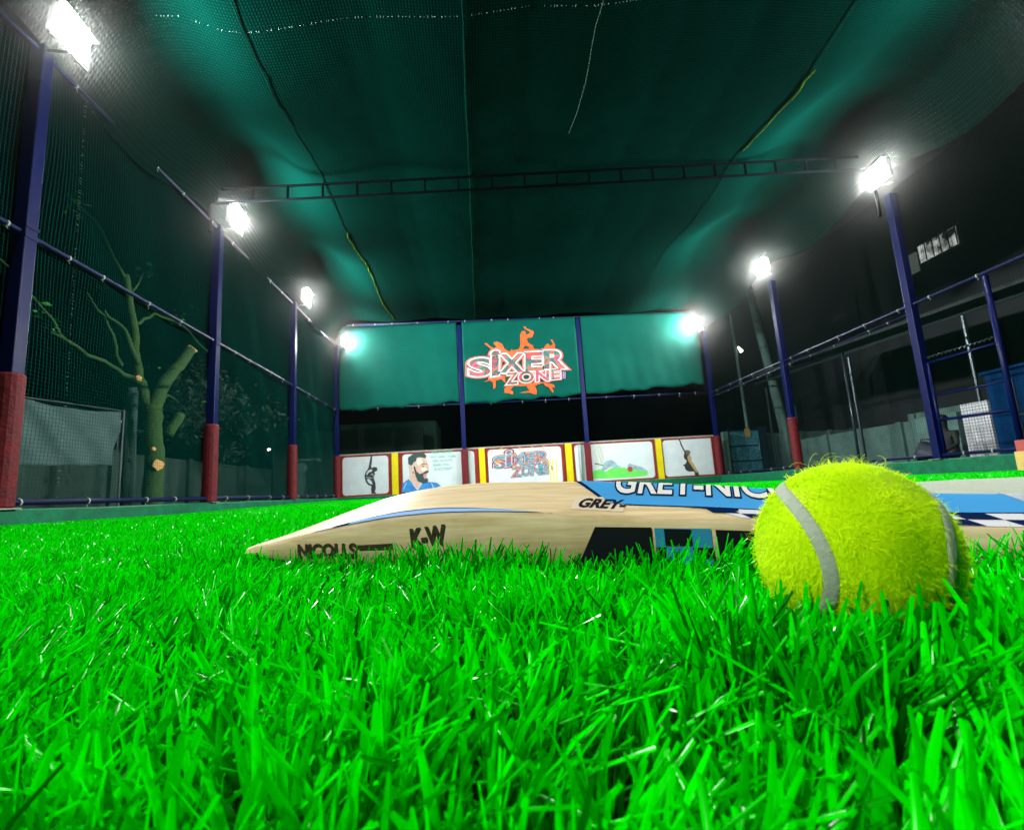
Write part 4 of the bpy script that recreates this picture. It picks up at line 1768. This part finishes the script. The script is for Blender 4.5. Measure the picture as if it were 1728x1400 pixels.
stub((-7.03, 12.36, 4.08), (.5, .3, .8), .12)
stub((-7.0, 11.22, 1.1), (1, -.45, .1), .12)
stub((-7.05, 11.12, 1.45), (1, -.3, .3), .05)
stub((-7.2, 10.75, 2.95), (1, -.6, .2), .06)
lf = mat('small_leaves', (.06, .32, .04), .6, noise=.4, nscale=20)
m = MB()
rr = random.Random(5)
for c in [(-7.2, 8.5, 3.45)] * 14 + [(-7.1, 11.5, 3.25)] * 8 + [(-7.4, 13.2, 2.8)] * 14 + [(-7.5, 12.4, 5.0)] * 12 + [(-7.5, 9.2, 6.0)] * 20 + [(-7.5, 11.2, 5.6)] * 16:
    q = Vector(c) - to + Vector((rr.gauss(0, .1), rr.gauss(0, .14), rr.gauss(0, .12)))
    R3 = Matrix.Rotation(rr.uniform(0, 6), 3, 'Z') @ Matrix.Rotation(rr.uniform(-1.2, 1.2), 3, 'X')
    s = rr.uniform(.04, .09)
    m.add([q + R3 @ Vector(v) * s for v in ((-1, 0, 0), (0, -.45, .1), (1, 0, 0), (0, .45, .1))], [(0, 1, 2, 3)])
m.build('leaves', lf, tree)


# a bushy dark tree further back on the left for depth
def bush(x, y, z, r, label, seed, col=(.02, .07, .03)):
    rr = np.random.default_rng(seed)
    n = 2600
    cl = rr.normal(size=(26, 3)) * r * .42
    c = cl[rr.integers(0, 26, n)] + rr.normal(size=(n, 3)) * r * .17
    a = rr.normal(size=(n, 3))
    a /= np.linalg.norm(a, axis=1)[:, None]
    b = np.cross(a, rr.normal(size=(n, 3)))
    b /= np.linalg.norm(b, axis=1)[:, None]
    s = rr.uniform(.05, .12, n)[:, None]
    V = np.stack([c - a * s, c - b * s * .4, c + a * s, c + b * s * .4], 1).reshape(-1, 3)
    Q = np.arange(n * 4).reshape(-1, 4)
    e = empty('leafy_tree', (x, y, -.28), label, 'tree')
    o = npmesh('crown', V + np.array([0, 0, z + .28]), Q, mat('dark_leaves', col, .7, noise=.4, nscale=3), parent=e)
    m = MB()
    m.tube([(0, 0, 0), (.1, .05, z * .6), (0, 0, z + .2)], [.14, .1, .05], 8)
    m.build('trunk', bark, e, smooth=True)


bush(-8.4, 15.6, 3.2, 1.5, 'dark leafy tree behind the left net near the corner', 3, (.004, .02, .01))
bush(-9.5, 7.2, 4.3, 1.7, 'dim leafy tree behind the hanging tarpaulin', 4, (.006, .022, .012))

# hanging tarpaulin
tm = mat('grey_tarpaulin', (.07, .11, .11), .6, spec=.1, noise=.25, nscale=3, bump=.3, bscale=5)
c4 = [Vector((-6.0, 6.73, 1.67)), Vector((-6.0, 8.58, 1.79)), Vector((-6.0, 8.46, .88)), Vector((-6.0, 6.72, .79))]
vs, fs = [], []
nx, ny = 40, 22
for i in range(nx + 1):
    for j in range(ny + 1):
        u, v = i / nx, j / ny
        q = c4[0].lerp(c4[1], u).lerp(c4[3].lerp(c4[2], u), v)
        q.x += .035 * math.sin(u * 7 + v * 4) * v + .02 * math.sin(u * 17 - v * 9) + .03 * math.exp(-((u - v * .5 - .05) / .06) ** 2) + .03 * math.exp(-((u + v * .35 - .95) / .07) ** 2)
        q.z -= .05 * math.sin(math.pi * u) * (1 - v)
        vs.append(q)
for i in range(nx):
    for j in range(ny):
        a = i * (ny + 1) + j
        fs.append((a, a + 1, a + ny + 2, a + ny + 1))
tp = MB().add(vs, fs).build('tarpaulin', tm, smooth=True)
sd = tp.modifiers.new('s', 'SOLIDIFY')
sd.thickness = .002
tag(tp, 'grey tarpaulin sheet hung up outside the left net', 'tarpaulin')
m = MB()
m.tube([(-6.02, 6.6, -.28), (-6.02, 6.6, 1.72)], .02, 6)
m.tube([(-6.02, 8.66, -.28), (-6.02, 8.66, 1.84)], .02, 6)
m.tube([(-6.02, 6.6, 1.69), (-6.02, 8.66, 1.82)], .008, 6)
m.build('support_pole', mat('rusty_pipe', (.06, .07, .07), .6), tp)

conc = mat('mossy_concrete', (.02, .05, .038), .85, noise=.45, nscale=2.2, bump=.5, bscale=9)
conc2 = mat('grey_concrete', (.08, .16, .145), .85, noise=.35, nscale=2.0, bump=.4, bscale=12)


def simple(name, boxes, m_, label, cat, group=None, bevel=0):
    m = MB()
    for a, b in boxes:
        m.box(a, b)
    o = m.build(name, m_, bevel=bevel)
    return tag(o, label, cat, group)


bw = simple('boundary_wall', [((-9.3, 4, -.27), (-9.05, 22, 1.62))], conc, 'low concrete boundary wall behind the pruned tree', 'wall')
for yy in (15.8, 12.6, 19.5):
    m = MB()
    m.box((-9.049, yy, -.27), (-8.95, yy + .22, 1.66))
    m.build('pier', conc, bw)
simple('tall_wall', [((-9.0, 22.05, -.27), (-2.5, 22.3, 3.2))], conc, 'tall mossy wall beyond the far left corner', 'wall')
simple('low_building_wall', [((-6.6, 22.9, -.27), (-2.0, 26, 3.55))], mat('dim_plaster', (.06, .16, .12), .9, noise=.5, nscale=1.6), 'dim plaster building behind the left part of the mural wall', 'building')
up_ = MB()
up_.tube([(-7.8, 11.5, -.28), (-7.8, 11.45, 2.9)], [.13, .11], 12)
tag(up_.build('concrete_post', conc2, smooth=True), 'short round concrete post just left of the pruned tree', 'post')
up_ = MB()
up_.box((-6.6, 18.3, -.28), (-6.35, 18.55, 1.6))
up_.box((-6.75, 18.2, 1.6), (-5.9, 18.65, 1.68))
tag(up_.build('gate_pier', conc2), 'grey concrete pier with ledge beyond the far left corner', 'pier')

# ------------------------------------------------------------------ things beyond the right net / far right
gate = empty('steel_gate', (10.3, 18.5, 0), 'blue patterned sheet steel gate right of the mural wall', 'gate')
gb = multicol('speckled_blue_sheet', [(.008, .06, .09), (.015, .11, .16), (.03, .2, .26), (.25, .45, .5)], 26)
m = MB()
for z0, z1 in ((.3, .68), (.74, 1.26), (1.32, 1.86)):
    m.box((-.62, -.02, z0), (.56, .02, z1))
m.build('sheet', gb, gate)
m = MB()
dk = mat('dark_frame_paint', (.006, .014, .03), .4)
for z in (.24, .68, 1.26, 1.86):
    m.box((-.66, -.04, z), (.62, .04, z + .06))
m.box((-.72, -.05, -.1), (-.66, .05, 1.95))
m.box((.62, -.05, -.1), (.86, .05, 2.0))
m.build('frame', dk, gate)
m = MB()
m.box((.0, -.055, 1.62), (.22, -.041, 1.95))
m.build('notice', mat('ochre_notice', (.35, .24, .06), .7, noise=.6, nscale=20), gate)
m = MB()
m.tube([(.5, -.06, 1.1), (.5, -.06, 1.3)], .012, 6)
m.build('handle', steel, gate)
simple('gate_post', [((9.30, 18.2, -.2), (9.48, 18.4, 1.85))], conc2, 'slim grey concrete post left of the steel gate', 'post')
gw = simple('yard_wall', [((11.35, 18.9, -.27), (15.6, 19.15, 1.75)), ((15.35, 19.151, -.27), (15.6, 26, 1.75))], conc2, 'grey yard wall behind the padded right pole', 'wall')
m = MB()
for i, x in enumerate((11.35, 12.8, 14.0, 14.9)):
    m.box((x, 18.83, -.27), (x + .14 + .1 * (i == 3), 18.899, 1.78))
m.build('pier', conc2, gw)
sw = simple('side_wall', [((12.6, 8.4, -.27), (12.85, 18.8, 1.42)), ((12.6, 10.2, 1.421), (12.85, 13.6, 1.62))], conc2, 'long grey wall outside the right net', 'wall')
m = MB()
for y in (10.6, 12.2, 13.8, 15.4, 17.0):
    m.box((12.5, y, -.27), (12.599, y + .16, 1.45))
m.build('pier', conc2, sw)
# leaning utility pole
m = MB()
m.tube([(12.05, 18.6, -.27), (12.0, 18.6, 2.0), (11.55, 18.6, 6.0), (11.25, 18.6, 8.8)], [.20, .19, .15, .12], 12)
upo = m.build('utility_pole', conc2, smooth=True)
tag(upo, 'leaning grey concrete utility pole rising beyond the yard wall', 'utility pole')
m = MB()
for z, x in ((5.2, 11.64), (3.9, 11.79), (6.3, 11.52)):
    m.tube([(x + .01, 18.6, z), (x, 18.6, z + .04)], .185, 12)
m.build('steel_band', dk, upo)
m = MB()
m.box((12.22, 18.45, 2.05), (12.5, 18.7, 2.75))
m.build('meter_box', conc2, upo)
m = MB()
m.box((10.72, 17.9, 5.0), (10.86, 18.0, 5.16), None, (0, 0, 0))
# slim poles
lp_m = mat('dark_pipe', (.03, .045, .055), .3, metal=.5)
m = MB()
m.tube([(9.6, 12.0, -.27), (9.6, 11.96, 3.15)], .035, 10)
tag(m.build('slim_pole', lp_m, smooth=True), 'slim dark steel pole standing before the grey wall on the right', 'pole')
m = MB()
m.tube([(12.1, 12.9, -.27), (12.1, 12.9, 1.55)], .06, 10)
tag(m.build('pipe_stub', conc2, smooth=True), 'short pale pipe standing against the grey wall on the right', 'post')
# small lit lamp far off on the pole to the right of corner
far_em = mat('distant_lamp_glass', (.8, .8, .7), .5, emis=(1, .95, .75, 6))
m = MB()
m.tube([(10.9, 19.2, -.27), (10.75, 19.2, 7.4)], [.07, .05], 8)
lmp = m.build('thin_mast', conc2, smooth=True)
tag(lmp, 'thin dim mast with a small light, left of the utility pole', 'mast')
m = MB()
m.tube([(10.84, 19.08, 5.42), (10.96, 19.05, 5.2)], [.03, .07], 8)
m.build('small_lamp', far_em, lmp)
# distant lamp spots on the left
for (x, y, z, lab) in ((-13, 18.5, 3.4, 'tiny white distant lamp seen left of the pruned tree'), (-9.6, 23, 2.6, 'tiny white distant lamp between two left poles')):
    m = MB()
    m.tube([(x, y, z), (x + .1, y - .1, z)], [.05, .04], 8)
    la = m.build('distant_lamp', far_em)
    tag(la, lab, 'lamp')
    m = MB()
    m.tube([(x - .05, y + .05, -.27), (x - .05, y + .05, z + .1)], .04, 6)
    m.build('lamp_post', dk, la)

# dark shed roof outside on the right
shm = mat('dark_shed_paint', (.006, .014, .016), .8, noise=.3, nscale=3)
shed = empty('shed', (12, 12, 0), 'dark open shed with sloping roof outside the right net', 'shed')
m = MB()
rr_ = [Vector(v) for v in ((-1.2, -6, 3.45), (-1.2, 6.5, 3.95), (3, 6.5, 4.9), (3, -6, 4.4))]
m.add(rr_ + [v + Vector((0, 0, .08)) for v in rr_], [(0, 3, 2, 1), (4, 5, 6, 7), (0, 1, 5, 4), (1, 2, 6, 5), (2, 3, 7, 6), (3, 0, 4, 7)])
m.build('roof', shm, shed)
for yy in (-5.5, -2, 1.5, 5.8):
    m = MB()
    m.tube([(-1.0, yy, -.27), (-1.0, yy, 3.4)], .04, 8)
    m.build('leg', lp_m, shed)
m = MB()
m.tube([(-1.0, -6, 3.3), (-1.0, 6.5, 3.7)], .035, 8)
m.tube([(-1.0, -6, 2.9), (2.5, -2, 3.3)], .03, 8)
m.build('beam', lp_m, shed)

# far building with a lit window
bd = empty('far_building', (19, 18.35, -.12), 'dark tall building with one lit barred window, upper right', 'building')
m = MB()
m.box((-2.0, -9, -.27), (6, 12, 14))
m.build('wall', mat('night_plaster', (.02, .025, .03), .9, noise=.3, nscale=1), bd)
wy0, wy1, wz0, wz1 = -2.9 - .0, -1.05, 7.65, 8.35
lit = bpy.data.materials.new('lit_window')
lit.use_nodes = True
t = lit.node_tree
p = t.nodes['Principled BSDF']
n_ = t.nodes.new('ShaderNodeTexNoise')
n_.inputs['Scale'].default_value = 2.2
tc = t.nodes.new('ShaderNodeTexCoord')
t.links.new(tc.outputs['Object'], n_.inputs['Vector'])
r_n = t.nodes.new('ShaderNodeValToRGB')
r_n.color_ramp.elements[0].position = .42
r_n.color_ramp.elements[0].color = (.01, .012, .012, 1)
r_n.color_ramp.elements[1].position = .62
r_n.color_ramp.elements[1].color = (.75, .8, .74, 1)
t.links.new(n_.outputs[0], r_n.inputs[0])
t.links.new(r_n.outputs[0], p.inputs['Emission Color'])
p.inputs['Emission Strength'].default_value = .6
p.inputs['Base Color'].default_value = (.02, .02, .02, 1)
fr = mat('window_frame', (.03, .035, .035), .6)
m = MB()
m.box((-2.06, -3.4, 7.72), (-2.001, -1.75, 8.5))
wn = m.build('window', fr, bd)
m = MB()
m.box((-2.075, -3.34, 7.78), (-2.061, -1.81, 8.44))
m.build('pane', lit, wn)
m = MB()
for i in range(6):
    y = -3.34 + i * .30
    m.box((-2.10, y, 7.78), (-2.076, y + .035, 8.44))
m.build('bar', fr, wn)
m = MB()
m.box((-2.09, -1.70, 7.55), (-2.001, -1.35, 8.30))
m.build('shutter', mat('glowing_shutter', (.25, .28, .26), .6, emis=(.2, .24, .2, .25)), bd)  # faint emission in the colour stands in for light on the shutter

# net doorway in the right wall
dw = empty('net_door', (XR + .02, 8.1, .2), 'navy framed doorway in the right net with twisted wire top', 'door')
m = MB()
m.tube([(0, .68, 0), (0, .68, 1.86)], .03, 8)
m.tube([(0, -.66, 0), (0, -.66, 3.05)], .045, 8)
m.tube([(0, -.66, 1.86), (0, .68, 1.86)], .022, 8)
m.tube([(0, -.66, 1.20), (0, .68, 1.22)], .018, 8)
m.tube([(0, -.66, .72), (0, .68, .74)], .028, 8)
m.build('frame', blue, dw, smooth=True)
m = MB()
pts = []
for i in range(60):
    u = i / 59
    pts.append((.02 * math.sin(i * 1.6), .68 - 1.34 * u, 1.96 + .02 * math.cos(i * 1.6)))
m.tube(pts, .012, 5)
m.build('wire_coil', lp_m, dw)

# blue store boxes / panels behind the door
bluep = mat('blue_sheet_metal', (.004, .032, .11), .6, spec=.1, noise=.35, nscale=3)
bx = empty('blue_cabin', (10.1, 8.6, -.27), 'blue sheet metal cabin behind the right net doorway', 'cabin')
m = MB()
m.box((0, -1.6, .1), (1.2, .42, 2.08))
m.build('body', bluep, bx, bevel=.02)
m = MB()
m.box((-.05, -1.65, 2.085), (1.25, .47, 2.14))
m.build('roof', bluep, bx)
m = MB()
m.box((-.02, -.1, .4), (-.001, .05, 1.9))
m.box((-.02, -.42, 1.2), (-.001, -.10, 1.24))
m.build('door_gap', dk, bx)
m = MB()
m.box((-.03, -.85, 1.0), (-.001, -.45, 1.45))
m.build('sign', mat('dull_red_board', (.12, .02, .03), .6), bx)
# white tiled screen
tw = bpy.data.materials.new('white_tiles')
tw.use_nodes = True
t = tw.node_tree
p = t.nodes['Principled BSDF']
p.inputs['Roughness'].default_value = .3
tc = t.nodes.new('ShaderNodeTexCoord')
sx = t.nodes.new('ShaderNodeSeparateXYZ')
cx = t.nodes.new('ShaderNodeCombineXYZ')
t.links.new(tc.outputs['Object'], sx.inputs[0])
t.links.new(sx.outputs['Y'], cx.inputs['X'])
t.links.new(sx.outputs['Z'], cx.inputs['Y'])
br = t.nodes.new('ShaderNodeTexBrick')
br.offset = 0
br.inputs['Color1'].default_value = (.62, .64, .68, 1)
br.inputs['Color2'].default_value = (.55, .57, .62, 1)
br.inputs['Mortar'].default_value = (.16, .17, .2, 1)
br.inputs['Scale'].default_value = 1
br.inputs['Mortar Size'].default_value = .007
br.inputs['Brick Width'].default_value = .07
br.inputs['Row Height'].default_value = .07
t.links.new(cx.outputs[0], br.inputs['Vector'])
t.links.new(br.outputs[0], p.inputs['Base Color'])
m = MB()
m.box((10.95, 9.82, .2), (11.05, 10.42, 1.42))
m.box((10.95, 9.7, -.27), (11.05, 10.5, .199))
tag(m.build('tiled_screen', tw), 'small white tiled wall lit beside the blue cabin', 'wall')
m = MB()
m.box((10.9, 10.5, -.27), (11.1, 11.6, 1.28))
tag(m.build('low_wall', conc2), 'short grey wall behind the seated person', 'wall')

# dark sports bag against the door pole
m = bmesh.new()
bmesh.ops.create_uvsphere(m, u_segments=20, v_segments=12, radius=1)
for v in m.verts:
    c = v.co
    v.co = Vector((c.x * .18, c.y * .32, max(-.6, c.z) * .24 + .04 * math.sin(c.y * 5)))
me = bpy.data.meshes.new('bag')
m.to_mesh(me)
m.free()
me.shade_smooth()
me.materials.append(mat('dark_bag_cloth', (.01, .015, .035), .7, noise=.4, nscale=8))
bag = bpy.data.objects.new('kit_bag', me)
COL.objects.link(bag)
bag.location = (8.98, 9.35, .32)
tag(bag, 'dark navy kit bag slumped beside the near right pole', 'bag')
m = MB()
m.tube([(0, -.15, .2), (-.06, -.08, .30), (-.06, .08, .30), (0, .15, .2)], .014, 6)
m.build('strap', MATS['dark_bag_cloth'], bag)

# carton at the right edge
ct = empty('carton', (8.32, 6.95, -.10), 'yellow and red carton at the right edge by the kerb', 'carton')
m = MB()
m.box((-.12, -.30, 0), (.12, .16, .33))
m.build('lower_box', mat('yellow_card', (.55, .40, .10), .6, noise=.2, nscale=8), ct, bevel=.006)
m = MB()
m.box((-.10, -.28, .331), (.10, .14, .50))
m.build('upper_box', mat('red_card', (.35, .05, .04), .6, noise=.2, nscale=8), ct, bevel=.006)
m = MB()
m.add([(-.1215, .10, .01), (-.1215, -.02, .07), (-.1215, -.14, .01)], [(0, 1, 2)])
m.build('mark', mat('brown_print', (.08, .03, .02), .6), ct)


# ------------------------------------------------------------------ seated person outside the right net
def skinned(name, joints, edges, m_, parent=None, sub=2):
    me = bpy.data.meshes.new(name)
    me.from_pydata([j[0] for j in joints], edges, [])
    o = bpy.data.objects.new(name, me)
    COL.objects.link(o)
    sk = o.modifiers.new('skin', 'SKIN')
    sk.use_smooth_shade = True
    for i, j in enumerate(joints):
        r = j[1]
        me.skin_vertices[0].data[i].radius = (r, r) if not hasattr(r, '__len__') else r
        me.skin_vertices[0].data[i].use_root = (i == 0)
    su = o.modifiers.new('sub', 'SUBSURF')
    su.levels = sub
    su.render_levels = sub
    dg = bpy.context.evaluated_depsgraph_get()
    dg.update()
    me2 = bpy.data.meshes.new_from_object(o.evaluated_get(dg))
    o.modifiers.clear()
    o.data = me2
    me2.materials.clear()
    me2.materials.append(m_)
    me2.shade_smooth()
    if parent:
        o.parent = parent
    return o


skin_d = mat('skin', (.16, .09, .06), .6)
per = skinned('person', [
    ((0, 0, .47), .15), ((0, .02, .62), .14), ((-.02, .03, .78), .15), ((-.05, .03, .95), .155), ((-.07, .02, 1.04), .08), ((-.09, .02, 1.11), .055),
    ((-.10, .02, 1.19), .085), ((-.11, .02, 1.28), .095), ((-.115, .02, 1.36), .06),
    ((-.05, .20, .99), .06), ((-.10, .27, .74), .05), ((-.30, .20, .60), .04), ((-.38, .16, .60), .03),
    ((-.05, -.16, .99), .06), ((-.12, -.25, .74), .05), ((-.32, -.18, .62), .04), ((-.40, -.13, .62), .03),
    ((-.10, .10, .46), .10), ((-.42, .13, .47), .075), ((-.44, .13, .22), .055), ((-.44, .13, .05), .04), ((-.56, .14, .03), .035),
    ((-.10, -.10, .46), .10), ((-.42, -.12, .47), .075), ((-.46, -.12, .22), .055), ((-.46, -.12, .05), .04), ((-.58, -.13, .03), .035)],
    [(0, 1), (1, 2), (2, 3), (3, 4), (4, 5), (5, 6), (6, 7), (7, 8), (3, 9), (9, 10), (10, 11), (11, 12), (3, 13), (13, 14), (14, 15), (15, 16),
     (0, 17), (17, 18), (18, 19), (19, 20), (20, 21), (0, 22), (22, 23), (23, 24), (24, 25), (25, 26)], mat('dark_clothes', (.012, .013, .018), .8))
per.location = (10.15, 10.0, -.22)
tag(per, 'person in dark clothes sitting with bowed head outside the right net', 'person')
m = bmesh.new()
bmesh.ops.create_uvsphere(m, u_segments=16, v_segments=10, radius=.108)
me = bpy.data.meshes.new('hair')
for v in m.verts:
    v.co.z = max(v.co.z, -.03 + (.0 if v.co.x > 0 else .03))
m.to_mesh(me)
m.free()
me.shade_smooth()
me.materials.append(mat('black_hair', (.006, .006, .007), .6))
hr = bpy.data.objects.new('hair', me)
COL.objects.link(hr)
hr.parent = per
hr.location = (-.09, .02, 1.30)
st_ = empty('stool', (10.2, 10.0, -.27), 'small dark stool under the seated person', 'stool')
m = MB()
m.box((-.18, -.17, .36), (.18, .17, .40))
m.build('seat', dk, st_, bevel=.01)
for a in (-1, 1):
    for b in (-1, 1):
        m = MB()
        m.tube([(a * .15, b * .14, 0), (a * .13, b * .12, .36)], .016, 8)
        m.build('leg', dk, st_)

# ------------------------------------------------------------------ thin even haze added to stand in for the glow round the floodlights
hm = bpy.data.materials.new('glow_haze')
hm.use_nodes = True
t = hm.node_tree
t.nodes.remove(t.nodes['Principled BSDF'])
pv = t.nodes.new('ShaderNodeVolumePrincipled')
pv.inputs['Color'].default_value = (.95, 1, .98, 1)
pv.inputs['Density'].default_value = HAZE
pv.inputs['Anisotropy'].default_value = .985
t.links.new(pv.outputs[0], t.nodes['Material Output'].inputs['Volume'])
hz = MB()
hz.box((-201, -201, -1.3), (201, 201, 15))
ho = hz.build('haze', hm)
tag(ho, kind='stuff')
